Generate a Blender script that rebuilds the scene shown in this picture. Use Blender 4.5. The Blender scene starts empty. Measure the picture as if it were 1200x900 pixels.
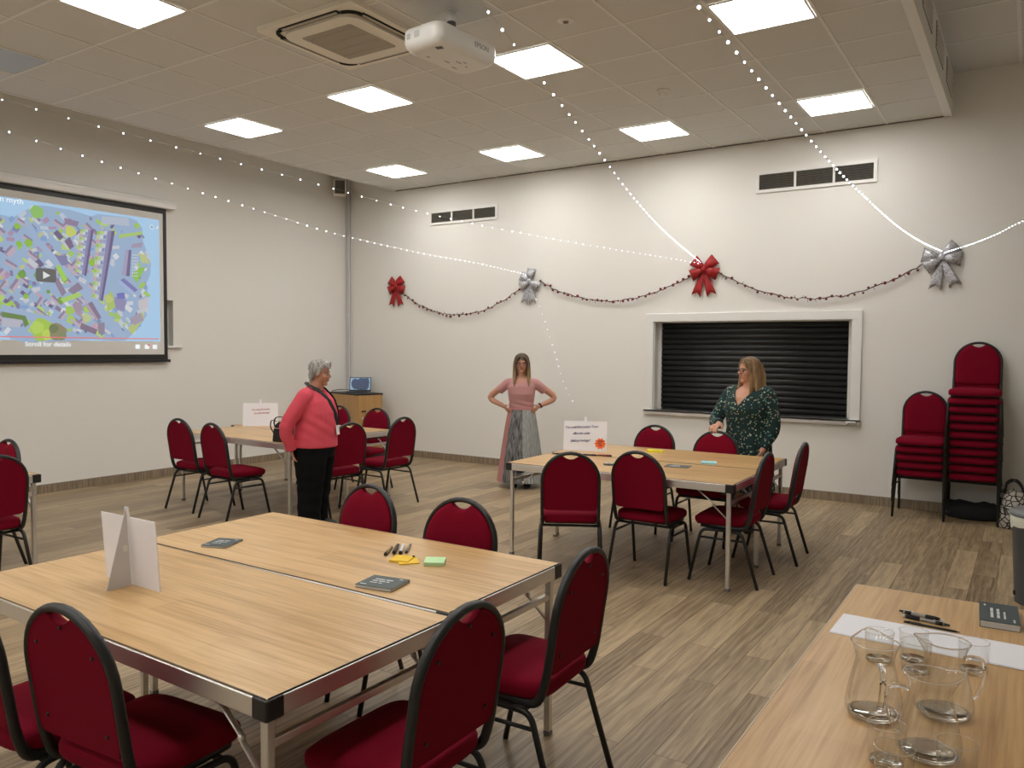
import bpy, bmesh, math, random
from mathutils import Vector, Matrix, Euler
from mathutils.bvhtree import BVHTree
PI = math.pi
random.seed(7)
SC = bpy.context.scene
COL = SC.collection

# ------------------------------------------------------------------ materials
MATS = {}
def nodes_of(name):
    m = bpy.data.materials.new(name); m.use_nodes = True
    nt = m.node_tree
    return m, nt, nt.nodes['Principled BSDF']
def mat(name, col, rough=0.5, metal=0.0, spec=0.5, emis=None, estr=0.0, bump=0.0, bscale=200.0, sheen=0.0, var=0.0, vscale=8.0, vstretch=(1, 1, 1)):
    if name in MATS: return MATS[name]
    m, nt, b = nodes_of(name)
    b.inputs['Base Color'].default_value = (*col, 1)
    b.inputs['Roughness'].default_value = rough
    b.inputs['Metallic'].default_value = metal
    b.inputs['Specular IOR Level'].default_value = spec
    if sheen:
        b.inputs['Sheen Weight'].default_value = sheen
        b.inputs['Sheen Roughness'].default_value = 0.4
        b.inputs['Sheen Tint'].default_value = (*[min(1, c * 2 + .1) for c in col], 1)
    if emis:
        b.inputs['Emission Color'].default_value = (*emis, 1)
        b.inputs['Emission Strength'].default_value = estr
    tc = nt.nodes.new('ShaderNodeTexCoord')
    if bump:
        n = nt.nodes.new('ShaderNodeTexNoise'); n.inputs['Scale'].default_value = bscale
        bp = nt.nodes.new('ShaderNodeBump'); bp.inputs['Strength'].default_value = bump; bp.inputs['Distance'].default_value = .002
        nt.links.new(tc.outputs['Object'], n.inputs['Vector'])
        nt.links.new(n.outputs['Fac'], bp.inputs['Height']); nt.links.new(bp.outputs['Normal'], b.inputs['Normal'])
    if var:
        mp = nt.nodes.new('ShaderNodeMapping'); mp.inputs['Scale'].default_value = vstretch
        n = nt.nodes.new('ShaderNodeTexNoise'); n.inputs['Scale'].default_value = vscale; n.inputs['Detail'].default_value = 4
        r = nt.nodes.new('ShaderNodeValToRGB')
        r.color_ramp.elements[0].position = .3; r.color_ramp.elements[1].position = .7
        r.color_ramp.elements[0].color = (*[c * (1 - var) for c in col], 1)
        r.color_ramp.elements[1].color = (*[min(1, c * (1 + var)) for c in col], 1)
        nt.links.new(tc.outputs['Object'], mp.inputs['Vector']); nt.links.new(mp.outputs['Vector'], n.inputs['Vector'])
        nt.links.new(n.outputs['Fac'], r.inputs['Fac']); nt.links.new(r.outputs['Color'], b.inputs['Base Color'])
    MATS[name] = m
    return m
def wood(name, c0, c1, c2, axis=0, rough=.38, width=.16):
    """laminate with grain along one axis, in broad staves"""
    m, nt, b = nodes_of(name); L = nt.links.new; N = nt.nodes.new
    tc = N('ShaderNodeTexCoord'); mp = N('ShaderNodeMapping')
    if axis == 1: mp.inputs['Rotation'].default_value = (0, 0, PI / 2)
    if axis == 2: mp.inputs['Rotation'].default_value = (0, PI / 2, 0)
    L(tc.outputs['Object'], mp.inputs['Vector'])
    s1 = N('ShaderNodeMapping'); s1.inputs['Scale'].default_value = (1.2, 42, 42)
    n1 = N('ShaderNodeTexNoise'); n1.inputs['Scale'].default_value = 2.2; n1.inputs['Detail'].default_value = 6; n1.inputs['Distortion'].default_value = .35
    L(mp.outputs['Vector'], s1.inputs['Vector']); L(s1.outputs['Vector'], n1.inputs['Vector'])
    s2 = N('ShaderNodeMapping'); s2.inputs['Scale'].default_value = (.5, 5, 5)
    n2 = N('ShaderNodeTexNoise'); n2.inputs['Scale'].default_value = 3.0; n2.inputs['Detail'].default_value = 3; n2.inputs['Distortion'].default_value = 1.2
    L(mp.outputs['Vector'], s2.inputs['Vector']); L(s2.outputs['Vector'], n2.inputs['Vector'])
    br = N('ShaderNodeTexBrick'); br.inputs['Scale'].default_value = 1; br.inputs['Brick Width'].default_value = .9; br.inputs['Row Height'].default_value = width
    br.inputs['Mortar Size'].default_value = 0; br.inputs['Color1'].default_value = (0, 0, 0, 1); br.inputs['Color2'].default_value = (1, 1, 1, 1)
    L(mp.outputs['Vector'], br.inputs['Vector'])
    a = N('ShaderNodeMath'); a.operation = 'MULTIPLY_ADD'; a.inputs[1].default_value = .45
    L(n1.outputs['Fac'], a.inputs[0])
    a2 = N('ShaderNodeMath'); a2.operation = 'MULTIPLY'; a2.inputs[1].default_value = .45
    L(n2.outputs['Fac'], a2.inputs[0]); L(a2.outputs[0], a.inputs[2])
    a3 = N('ShaderNodeMath'); a3.operation = 'MULTIPLY_ADD'; a3.inputs[1].default_value = .13
    L(br.outputs['Color'], a3.inputs[0]); L(a.outputs[0], a3.inputs[2])
    r = N('ShaderNodeValToRGB'); e = r.color_ramp.elements
    e[0].position = .36; e[0].color = (*c0, 1); e[1].position = .66; e[1].color = (*c2, 1)
    k = e.new(.5); k.color = (*c1, 1)
    L(a3.outputs[0], r.inputs['Fac']); L(r.outputs['Color'], b.inputs['Base Color'])
    b.inputs['Roughness'].default_value = rough
    MATS[name] = m
    return m
def floor_material(name, run_axis_y=True):
    m, nt, b = nodes_of(name); L = nt.links.new; N = nt.nodes.new
    tc = N('ShaderNodeTexCoord'); mp = N('ShaderNodeMapping'); mp.inputs['Rotation'].default_value = (0, 0, PI / 2 if run_axis_y else 0)
    L(tc.outputs['Object'], mp.inputs['Vector'])
    br = N('ShaderNodeTexBrick'); br.offset = .37; br.offset_frequency = 2; br.squash = 1
    for k, v in (('Scale', 1), ('Brick Width', 1.25), ('Row Height', .155), ('Mortar Size', .0022), ('Bias', 0)): br.inputs[k].default_value = v
    br.inputs['Color1'].default_value = (0, 0, 0, 1); br.inputs['Color2'].default_value = (1, 1, 1, 1); br.inputs['Mortar'].default_value = (.5, .5, .5, 1)
    L(mp.outputs['Vector'], br.inputs['Vector'])
    # grain that starts afresh on every board
    sep = N('ShaderNodeSeparateXYZ'); L(mp.outputs['Vector'], sep.inputs[0])
    off = N('ShaderNodeMath'); off.operation = 'MULTIPLY'; off.inputs[1].default_value = 37.0; L(br.outputs['Color'], off.inputs[0])
    cmb = N('ShaderNodeCombineXYZ'); L(sep.outputs['X'], cmb.inputs['X']); L(sep.outputs['Y'], cmb.inputs['Y']); L(off.outputs[0], cmb.inputs['Z'])
    s1 = N('ShaderNodeMapping'); s1.inputs['Scale'].default_value = (1.6, 30, 1)
    n1 = N('ShaderNodeTexNoise'); n1.inputs['Scale'].default_value = 2.0; n1.inputs['Detail'].default_value = 7; n1.inputs['Roughness'].default_value = .62; n1.inputs['Distortion'].default_value = .6
    L(cmb.outputs[0], s1.inputs['Vector']); L(s1.outputs['Vector'], n1.inputs['Vector'])
    s2 = N('ShaderNodeMapping'); s2.inputs['Scale'].default_value = (1.1, 8, 1)
    n2 = N('ShaderNodeTexWave'); n2.wave_type = 'RINGS'; n2.inputs['Scale'].default_value = 1.3; n2.inputs['Distortion'].default_value = 7; n2.inputs['Detail'].default_value = 3; n2.inputs['Detail Scale'].default_value = 1.4
    L(cmb.outputs[0], s2.inputs['Vector']); L(s2.outputs['Vector'], n2.inputs['Vector'])
    a = N('ShaderNodeMath'); a.operation = 'MULTIPLY_ADD'; a.inputs[1].default_value = .62; L(n1.outputs['Fac'], a.inputs[0])
    a2 = N('ShaderNodeMath'); a2.operation = 'MULTIPLY'; a2.inputs[1].default_value = .12; L(n2.outputs['Fac'], a2.inputs[0]); L(a2.outputs[0], a.inputs[2])
    a3 = N('ShaderNodeMath'); a3.operation = 'MULTIPLY_ADD'; a3.inputs[1].default_value = .22; L(br.outputs['Color'], a3.inputs[0]); L(a.outputs[0], a3.inputs[2])
    r = N('ShaderNodeValToRGB'); e = r.color_ramp.elements
    e[0].position = .25; e[0].color = (.15, .100, .052, 1); e[1].position = .72; e[1].color = (.54, .41, .245, 1)
    k = e.new(.48); k.color = (.335, .245, .147, 1)
    L(a3.outputs[0], r.inputs['Fac'])
    mx = N('ShaderNodeMixRGB'); mx.blend_type = 'MULTIPLY'; mx.inputs['Color2'].default_value = (.45, .42, .4, 1)
    L(br.outputs['Fac'], mx.inputs['Fac']); L(r.outputs['Color'], mx.inputs['Color1']); L(mx.outputs['Color'], b.inputs['Base Color'])
    b.inputs['Roughness'].default_value = .42
    bp = N('ShaderNodeBump'); bp.inputs['Strength'].default_value = .12; bp.inputs['Distance'].default_value = .002
    L(n1.outputs['Fac'], bp.inputs['Height']); L(bp.outputs['Normal'], b.inputs['Normal'])
    MATS[name] = m
    return m
def glass(name, rough=0.0, ior=1.45, col=(1, 1, 1)):
    m, nt, b = nodes_of(name)
    b.inputs['Base Color'].default_value = (*col, 1); b.inputs['Roughness'].default_value = rough
    b.inputs['Transmission Weight'].default_value = 1; b.inputs['IOR'].default_value = ior
    MATS[name] = m
    return m
def thin_glass(name):
    """thin clear wall: lets light straight through, mirrors more towards its edges"""
    m = bpy.data.materials.new(name); m.use_nodes = True; nt = m.node_tree; L = nt.links.new; N = nt.nodes.new
    nt.nodes.remove(nt.nodes['Principled BSDF']); out = nt.nodes['Material Output']
    tr = N('ShaderNodeBsdfTransparent'); tr.inputs['Color'].default_value = (.965, .975, .97, 1)
    gs = N('ShaderNodeBsdfGlossy'); gs.inputs['Roughness'].default_value = .03
    lw = N('ShaderNodeLayerWeight'); lw.inputs['Blend'].default_value = .5
    p = N('ShaderNodeMath'); p.operation = 'POWER'; p.inputs[1].default_value = 2.6; L(lw.outputs['Facing'], p.inputs[0])
    q = N('ShaderNodeMath'); q.operation = 'MULTIPLY_ADD'; q.inputs[1].default_value = .80; q.inputs[2].default_value = .05; L(p.outputs[0], q.inputs[0])
    mx = N('ShaderNodeMixShader'); L(q.outputs[0], mx.inputs['Fac']); L(tr.outputs[0], mx.inputs[1]); L(gs.outputs[0], mx.inputs[2])
    L(mx.outputs[0], out.inputs['Surface']); MATS[name] = m
    return m
def floral(name):
    m, nt, b = nodes_of(name); L = nt.links.new; N = nt.nodes.new
    tc = N('ShaderNodeTexCoord')
    prev = None; base = (.006, .030, .030, 1)
    for sc, th, cols in ((30, .26, ((.55, .6, .5, 1), (.05, .22, .2, 1))), (44, .25, ((.60, .50, .22, 1), (.22, .42, .40, 1))), (21, .2, ((.03, .17, .16, 1), (.5, .22, .2, 1)))):
        v = N('ShaderNodeTexVoronoi'); v.inputs['Scale'].default_value = sc; v.inputs['Randomness'].default_value = 1
        L(tc.outputs['Object'], v.inputs['Vector'])
        lt = N('ShaderNodeMath'); lt.operation = 'LESS_THAN'; lt.inputs[1].default_value = th; L(v.outputs['Distance'], lt.inputs[0])
        sp = N('ShaderNodeSeparateColor'); L(v.outputs['Color'], sp.inputs[0])
        g = N('ShaderNodeMath'); g.operation = 'GREATER_THAN'; g.inputs[1].default_value = .35; L(sp.outputs[0], g.inputs[0])
        both = N('ShaderNodeMath'); both.operation = 'MULTIPLY'; L(lt.outputs[0], both.inputs[0]); L(g.outputs[0], both.inputs[1])
        cm = N('ShaderNodeMixRGB'); cm.inputs['Color1'].default_value = cols[0]; cm.inputs['Color2'].default_value = cols[1]; L(sp.outputs[1], cm.inputs['Fac'])
        mx = N('ShaderNodeMixRGB'); L(both.outputs[0], mx.inputs['Fac'])
        if prev: L(prev.outputs[0], mx.inputs['Color1'])
        else: mx.inputs['Color1'].default_value = base
        L(cm.outputs[0], mx.inputs['Color2']); prev = mx
    L(prev.outputs[0], b.inputs['Base Color']); b.inputs['Roughness'].default_value = .85
    MATS[name] = m
    return m
def strands(name, dark, light, scale=60, axis_scale=(1, 1, .06)):
    return mat(name, tuple((a + b) / 2 for a, b in zip(dark, light)), rough=.55, var=.55, vscale=scale, vstretch=axis_scale)

M_wall = mat('wall_paint', (.835, .82, .775), rough=.85, bump=.05, bscale=90)
M_tile = mat('ceiling_tile', (.71, .705, .675), rough=.95, bump=.35, bscale=420, var=.035, vscale=160)
M_grid = mat('ceiling_grid', (.82, .81, .78), rough=.6)
M_white = mat('white_plastic', (.80, .80, .77), rough=.4)
M_gloss = mat('white_gloss_paint', (.84, .83, .80), rough=.3)
M_ac = mat('cassette_plastic', (.86, .82, .72), rough=.45)
M_acg = mat('cassette_grille', (.50, .47, .40), rough=.6)
M_black = mat('black_plastic', (.012, .012, .013), rough=.4)
M_soft = mat('soft_black', (.010, .010, .011), rough=.85, sheen=.1, bump=.4, bscale=160)
M_dark = mat('dark_void', (.01, .01, .01), rough=.9)
M_floor = floor_material('vinyl_plank')
M_cove = mat('vinyl_cove', (.26, .20, .135), rough=.5, var=.35, vscale=9, vstretch=(5, 5, .4))
M_top = wood('oak_laminate', (.45, .262, .098), (.585, .365, .155), (.70, .47, .225), 0, .32)
M_desk = wood('oak_laminate_desk', (.40, .228, .088), (.535, .325, .138), (.65, .425, .20), 1, .34)
M_cab = wood('beech_laminate', (.40, .225, .075), (.47, .27, .10), (.54, .32, .13), 2, .4)
M_alu = mat('aluminium', (.78, .77, .75), rough=.42, metal=1.0)
M_steel = mat('silver_tube', (.70, .69, .66), rough=.34, metal=.85)
M_fab = mat('crimson_fabric', (.185, .0010, .0145), rough=.9, spec=.15, sheen=.04, bump=.25, bscale=500)
M_frame = mat('black_powder_coat', (.013, .014, .014), rough=.42)
M_paper = mat('white_paper', (.90, .90, .95), rough=.7)
M_glass = thin_glass('clear_glass'); M_solid = glass('solid_glass', 0, 1.45)
M_lamp = mat('lamp_diffuser', (.9, .9, .9), emis=(1.0, .98, .945), estr=19.0)
M_bulb = mat('led_bulb', (.9, .9, .9), emis=(.80, .87, 1.0), estr=11.0)
M_wire = mat('clear_wire', (.50, .50, .47), rough=.5)

# ------------------------------------------------------------------ mesh helpers
def frame_from(t, ref):
    t = Vector(t).normalized(); ref = Vector(ref)
    a = ref - t * ref.dot(t)
    if a.length < 1e-4:
        a = Vector((0, 0, 1)) - t * t.z
        if a.length < 1e-4: a = Vector((0, 1, 0)) - t * t.y
    a.normalize()
    return a, t.cross(a)
def ring_faces(bm, r0, r1, mi):
    n = len(r0)
    for i in range(n):
        f = bm.faces.new((r0[i], r0[(i + 1) % n], r1[(i + 1) % n], r1[i])); f.material_index = mi; f.smooth = True
def tube(bm, pts, r, seg=8, ref=(1, 0, 0), mi=0, cap=True, closed=False):
    pts = [Vector(p) for p in pts]; n = len(pts)
    rad = r if isinstance(r, (list, tuple)) and len(r) == n else [r] * n
    rings = []; a = None
    for i, p in enumerate(pts):
        if closed: t = pts[(i + 1) % n] - pts[i - 1]
        else: t = pts[min(i + 1, n - 1)] - pts[max(i - 1, 0)]
        a, b = frame_from(t, ref if a is None or ref is not None else a)
        ra, rb = rad[i] if isinstance(rad[i], (list, tuple)) else (rad[i], rad[i])
        rings.append([bm.verts.new(p + a * ra * math.cos(2 * PI * k / seg) + b * rb * math.sin(2 * PI * k / seg)) for k in range(seg)])
    for i in range(n - 1): ring_faces(bm, rings[i], rings[i + 1], mi)
    if closed: ring_faces(bm, rings[-1], rings[0], mi)
    elif cap:
        bm.faces.new(rings[0][::-1]).material_index = mi; bm.faces.new(rings[-1]).material_index = mi
    return rings
def box(bm, c, s, rot=None, mi=0, bev=0.0, seg=2):
    r = bmesh.ops.create_cube(bm, size=1.0)
    vs = r['verts']; M = Matrix.Diagonal((*s, 1))
    R = rot.to_4x4() if rot is not None else Matrix.Identity(4)
    bmesh.ops.transform(bm, matrix=Matrix.Translation(Vector(c)) @ R @ M, verts=vs)
    fs = list({f for v in vs for f in v.link_faces})
    for f in fs: f.material_index = mi
    if bev > 0:
        es = list({e for v in vs for e in v.link_edges})
        rb = bmesh.ops.bevel(bm, geom=es, offset=bev, segments=seg, affect='EDGES', profile=.5)
        for f in rb['faces']: f.material_index = mi; f.smooth = True
def ball(bm, c, r, rot=None, mi=0, u=16, v=10):
    res = bmesh.ops.create_uvsphere(bm, u_segments=u, v_segments=v, radius=1.0)
    rr = r if isinstance(r, (list, tuple)) else (r, r, r)
    M = Matrix.Translation(Vector(c)) @ (rot.to_4x4() if rot is not None else Matrix.Identity(4)) @ Matrix.Diagonal((*rr, 1))
    bmesh.ops.transform(bm, matrix=M, verts=res['verts'])
    for vv in res['verts']:
        for f in vv.link_faces: f.material_index = mi; f.smooth = True
def lathe(bm, prof, seg=28, c=(0, 0, 0), mi=0, close_profile=False, capped=False):
    rings = []
    for r, z in prof:
        rings.append([bm.verts.new((c[0] + r * math.cos(2 * PI * k / seg), c[1] + r * math.sin(2 * PI * k / seg), c[2] + z)) for k in range(seg)] if r > 1e-5
                     else bm.verts.new((c[0], c[1], c[2] + z)))
    pairs = list(zip(rings, rings[1:])) + ([(rings[-1], rings[0])] if close_profile else [])
    for A, B in pairs:
        if isinstance(A, list) and isinstance(B, list): ring_faces(bm, A, B, mi)
        elif isinstance(A, list):
            for k in range(seg): f = bm.faces.new((A[k], A[(k + 1) % seg], B)); f.smooth = True; f.material_index = mi
        elif isinstance(B, list):
            for k in range(seg): f = bm.faces.new((A, B[(k + 1) % seg], B[k])); f.smooth = True; f.material_index = mi
    if capped:
        bm.faces.new(rings[0][::-1]).material_index = mi; bm.faces.new(rings[-1]).material_index = mi
def prism(bm, poly, z0, z1, M=None, mi=0):
    """polygon in local xy, extruded along local z, then moved by M"""
    M = M or Matrix.Identity(4)
    lo = [bm.verts.new(M @ Vector((x, y, z0))) for x, y in poly]; hi = [bm.verts.new(M @ Vector((x, y, z1))) for x, y in poly]
    fs = [bm.faces.new(lo[::-1]), bm.faces.new(hi)]
    n = len(poly)
    for i in range(n): fs.append(bm.faces.new((lo[i], lo[(i + 1) % n], hi[(i + 1) % n], hi[i])))
    for f in fs: f.material_index = mi
    return fs
def rrect(w, h, r, n=5):
    out = []
    for cx, cy, a0 in ((w / 2 - r, h / 2 - r, 0), (-w / 2 + r, h / 2 - r, PI / 2), (-w / 2 + r, -h / 2 + r, PI), (w / 2 - r, -h / 2 + r, 1.5 * PI)):
        for k in range(n + 1):
            a = a0 + PI / 2 * k / n; out.append((cx + r * math.cos(a), cy + r * math.sin(a)))
    return out
def fillet(pts, rad, n=5):
    """round the corners of a polyline"""
    pts = [Vector(p) for p in pts]; out = [pts[0]]
    for i in range(1, len(pts) - 1):
        a, b, c = pts[i - 1], pts[i], pts[i + 1]
        d = min(rad, (a - b).length * .48, (c - b).length * .48)
        p = b + (a - b).normalized() * d; q = b + (c - b).normalized() * d
        for k in range(n + 1):
            t = k / n; out.append(p * (1 - t) ** 2 + b * 2 * t * (1 - t) + q * t * t)
    out.append(pts[-1]); return out
def catmull(pts, n=8):
    P = [Vector(p) for p in pts]; P = [P[0] * 2 - P[1]] + P + [P[-1] * 2 - P[-2]]; out = []
    for i in range(1, len(P) - 2):
        for k in range(n):
            t = k / n; a, b, c, d = P[i - 1:i + 3]
            out.append(.5 * ((2 * b) + (c - a) * t + (2 * a - 5 * b + 4 * c - d) * t * t + (3 * b - a - 3 * c + d) * t ** 3))
    out.append(P[-2]); return out
def obj(name, bm, mats, parent=None, loc=None, rot=None, smooth=None):
    bmesh.ops.recalc_face_normals(bm, faces=bm.faces)
    me = bpy.data.meshes.new(name); bm.to_mesh(me); bm.free()
    for m in (mats if isinstance(mats, (list, tuple)) else [mats]): me.materials.append(m)
    if smooth is not None:
        for p in me.polygons: p.use_smooth = smooth
    o = bpy.data.objects.new(name, me); COL.objects.link(o)
    if parent: o.parent = parent
    if loc is not None: o.location = loc
    if rot is not None: o.rotation_euler = rot
    return o
def B(): return bmesh.new()
def tag(o, label=None, cat=None, group=None):
    if label: o['label'] = label
    if cat: o['category'] = cat
    if group: o['group'] = group
    return o
def thing(name, label, cat, loc=(0, 0, 0), rz=0.0, group=None):
    o = bpy.data.objects.new(name, None); COL.objects.link(o); o.empty_display_size = .1
    o.location = loc; o.rotation_euler = (0, 0, rz)
    return tag(o, label, cat, group)
def struct(name, bm, m):
    o = obj(name, bm, m); o['kind'] = 'structure'; return o
def copy_tree(src, loc, rz, label, group=None):
    r = src.copy(); COL.objects.link(r); r.location = loc; r.rotation_euler = (0, 0, rz); r['label'] = label
    if group: r['group'] = group
    for ch in list(src.children):
        c = ch.copy(); COL.objects.link(c); c.parent = r
        for g in list(ch.children):
            d = g.copy(); COL.objects.link(d); d.parent = c
    return r
def text_obj(name, body, size, m, parent, M, shear=0.0, spacing=1.0, depth=.0008, align='CENTER'):
    cu = bpy.data.curves.new(name, 'FONT'); cu.body = body; cu.size = size; cu.shear = shear; cu.space_character = spacing
    cu.align_x = align; cu.align_y = 'CENTER'; cu.extrude = depth; cu.resolution_u = 2
    tmp = bpy.data.objects.new(name, cu); COL.objects.link(tmp)
    dg = bpy.context.evaluated_depsgraph_get(); dg.update()
    me = bpy.data.meshes.new_from_object(tmp.evaluated_get(dg)); bpy.data.objects.remove(tmp); bpy.data.curves.remove(cu)
    me.materials.clear(); me.materials.append(m); me.transform(M)
    o = bpy.data.objects.new(name, me); COL.objects.link(o); o.parent = parent
    return o
def voxel(bm, size, smooth_n=2, factor=.5):
    """fuse overlapping closed shells into one continuous surface"""
    me = bpy.data.meshes.new('fuse'); bmesh.ops.recalc_face_normals(bm, faces=bm.faces); bm.to_mesh(me); bm.free()
    o = bpy.data.objects.new('fuse', me); COL.objects.link(o)
    md = o.modifiers.new('r', 'REMESH'); md.mode = 'VOXEL'; md.voxel_size = size; md.use_smooth_shade = True
    dg = bpy.context.evaluated_depsgraph_get(); dg.update()
    me2 = bpy.data.meshes.new_from_object(o.evaluated_get(dg))
    bpy.data.objects.remove(o); bpy.data.meshes.remove(me)
    out = B(); out.from_mesh(me2); bpy.data.meshes.remove(me2)
    for _ in range(smooth_n): bmesh.ops.smooth_vert(out, verts=out.verts, factor=factor, use_axis_x=True, use_axis_y=True, use_axis_z=True)
    for f in out.faces: f.smooth = True
    return out

# ------------------------------------------------------------------ the room
XL, XR, YB, YF = -9.14, 3.2, 9.15, -3.2
ZC, ZH = 4.02, 4.43
RX0, RX1 = -8.142, -.757
b = B(); box(b, ((XL + XR) / 2, (YB + YF) / 2, -.05), (XR - XL + .4, YB - YF + .4, .1)); struct('floor', b, M_floor)
b = B(); box(b, ((XL + XR) / 2, (YB + YF) / 2, ZH + .05), (XR - XL + .4, YB - YF + .4, .1)); struct('ceiling', b, M_tile)
# dropped ceiling raft with its side board
b = B(); box(b, ((RX0 + RX1) / 2, (YB + YF) / 2, ZC + .03), (RX1 - RX0, YB - YF, .06)); struct('ceiling_raft', b, M_tile)
b = B(); box(b, (RX1 + .012, (YB + YF) / 2, (ZC + ZH) / 2 - .006), (.024, YB - YF, ZH - ZC + .012)); struct('trim_1', b, M_wall)
gx = [-1.329 - .618 * k for k in range(0, 12) if -1.329 - .618 * k > RX0 + .05]
gy = [6.58 + .615 * k for k in range(-15, 5) if YF + .1 < 6.58 + .615 * k < YB - .05]
b = B()
for x in gx: box(b, (x, (YB + YF) / 2, ZC - .002), (.022, YB - YF, .006))
for y in gy: box(b, ((RX0 + RX1) / 2, y, ZC - .0015), (RX1 - RX0, .022, .005))
box(b, (RX0 + .012, (YB + YF) / 2, ZC - .003), (.024, YB - YF, .012)); box(b, (RX1 - .02, (YB + YF) / 2, ZC - .004), (.06, YB - YF, .012))
struct('trim_2', b, M_grid)
b = B(); box(b, ((RX0 + RX1) / 2, YB - .006, ZC - .004), (RX1 - RX0, .012, .012)); struct('trim_3', b, mat('shadow_gap_trim', (.16, .15, .135), rough=.8))
b = B()
for k in range(8): box(b, (( -.73 + XR) / 2, YB - .9 - k * .78, ZH - .003), (XR + .73, .022, .008))
box(b, (-.165, (YB + YF) / 2, ZH - .006), (.03, YB - YF, .014))
struct('trim_4', b, M_grid)
# back wall with the hatch opening
HX0, HX1, HZ0, HZ1 = -3.90, -1.615, .905, 1.985
b = B(); T = .35; yc = YB + T / 2
box(b, ((XL - .2 + HX0) / 2, yc, ZH / 2), (HX0 - XL + .2, T, ZH)); box(b, ((HX1 + XR + .2) / 2, yc, ZH / 2), (XR + .2 - HX1, T, ZH))
box(b, ((HX0 + HX1) / 2, yc, HZ0 / 2), (HX1 - HX0, T, HZ0)); box(b, ((HX0 + HX1) / 2, yc, (HZ1 + ZH) / 2), (HX1 - HX0, T, ZH - HZ1))
struct('wall_back', b, M_wall)
# left wall with a small window partly behind the screen
WY0, WY1, WZ0, WZ1 = 5.0, 6.07, 1.645, 2.225
b = B(); xc = XL - T / 2
box(b, (xc, (YF + WY0) / 2, ZH / 2), (T, WY0 - YF, ZH)); box(b, (xc, (WY1 + YB) / 2, ZH / 2), (T, YB - WY1, ZH))
box(b, (xc, (WY0 + WY1) / 2, WZ0 / 2), (T, WY1 - WY0, WZ0)); box(b, (xc, (WY0 + WY1) / 2, (WZ1 + ZH) / 2), (T, WY1 - WY0, ZH - WZ1))
struct('wall_left', b, M_wall)
b = B(); box(b, (XR + .1, (YB + YF) / 2, ZH / 2), (.2, YB - YF + .4, ZH)); struct('wall_right', b, M_wall)
b = B(); box(b, ((XL + XR) / 2, YF - .1, ZH / 2), (XR - XL + .4, .2, ZH)); struct('wall_front', b, M_wall)
b = B(); box(b, ((XL + XR) / 2, YB - .006, .047), (XR - XL, .012, .094)); box(b, ((XL + XR) / 2, YB - .0065, .096), (XR - XL, .013, .006), mi=1); struct('baseboard_back', b, [M_cove, mat('cove_cap', (.30, .26, .21), rough=.5)])
b = B(); box(b, (XL + .006, (YB + YF) / 2, .047), (.012, YB - YF - .03, .094)); box(b, (XL + .0065, (YB + YF) / 2, .096), (.013, YB - YF - .03, .006), mi=1); struct('baseboard_left', b, [M_cove, MATS['cove_cap']])
# window
w = bpy.data.objects.new('window_1', None); COL.objects.link(w); w['kind'] = 'structure'; w.location = (XL, (WY0 + WY1) / 2, WZ0)
b = B(); ww, wh = WY1 - WY0, WZ1 - WZ0
for y in (-ww / 2 + .03, ww / 2 - .03): box(b, (-.13, y, wh / 2), (.06, .06, wh), bev=.004)
for z in (.03, wh - .03): box(b, (-.13, 0, z), (.06, ww - .12, .06), bev=.004)
obj('window_frame', b, M_gloss, w)
b = B(); box(b, (-.14, 0, wh / 2), (.01, ww - .12, wh - .12)); obj('pane', b, mat('window_film', (.86, .87, .88), rough=.3), w)
b = B(); box(b, (-.09, ww / 2 - .085, wh / 2), (.012, .05, wh - .13), bev=.003); obj('blind_edge', b, M_white, w)
b = B(); box(b, (-.06, ww / 2 - .1, -.010), (.21, .40, .028), bev=.006); obj('window_sill', b, M_gloss, w)

# ------------------------------------------------------------------ ceiling lamps and fittings
M_off = mat('unlit_diffuser', (.50, .55, .60), rough=.35)
def ceiling_light(x, y, label, lit=True):
    t = thing('ceiling_light', label, 'ceiling light', (x, y, ZC - .004), 0, 'square ceiling light panels')
    b = B()
    for sx, sy, cx, cy in ((.59, .012, 0, .289), (.59, .012, 0, -.289), (.012, .566, .289, 0), (.012, .566, -.289, 0)): box(b, (cx, cy, -.006), (sx, sy, .012))
    obj('frame', b, M_white, t)
    b = B(); box(b, (0, 0, -.003), (.566, .566, .006)); obj('diffuser', b, M_lamp if lit else M_off, t)
LX = (-1.64, -3.49, -5.345, -7.2); LY = (8.117, 5.657, 3.197, .737, -1.723)  # nearest rows are unseen panels continuing the grid, added to brighten the hall
where = {(0, 0): 'square lit ceiling panel above the serving hatch nearest the ceiling step', (1, 0): 'square lit ceiling panel above the left end of the hatch', (2, 0): 'square lit ceiling panel right of the wall corner, above the pink-skirted woman',
         (3, 0): 'square lit ceiling panel nearest the wall corner above the laptop cabinet', (0, 1): 'large square lit ceiling panel at the top right by the string lights', (1, 1): 'square lit ceiling panel just right of the projector',
         (2, 1): 'square lit ceiling panel below the air conditioning cassette', (3, 1): 'square lit ceiling panel nearest the left wall, left of the cassette', (3, 2): 'square unlit bluish ceiling panel cut by the left frame edge', (2, 2): 'square lit ceiling panel cut by the top edge at left'}
for j, y in enumerate(LY):
    for i, x in enumerate(LX):
        ceiling_light(x, y, where.get((i, j), 'square lit ceiling panel out of view, added to brighten the near half of the hall'), (i, j) != (3, 2))

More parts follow.
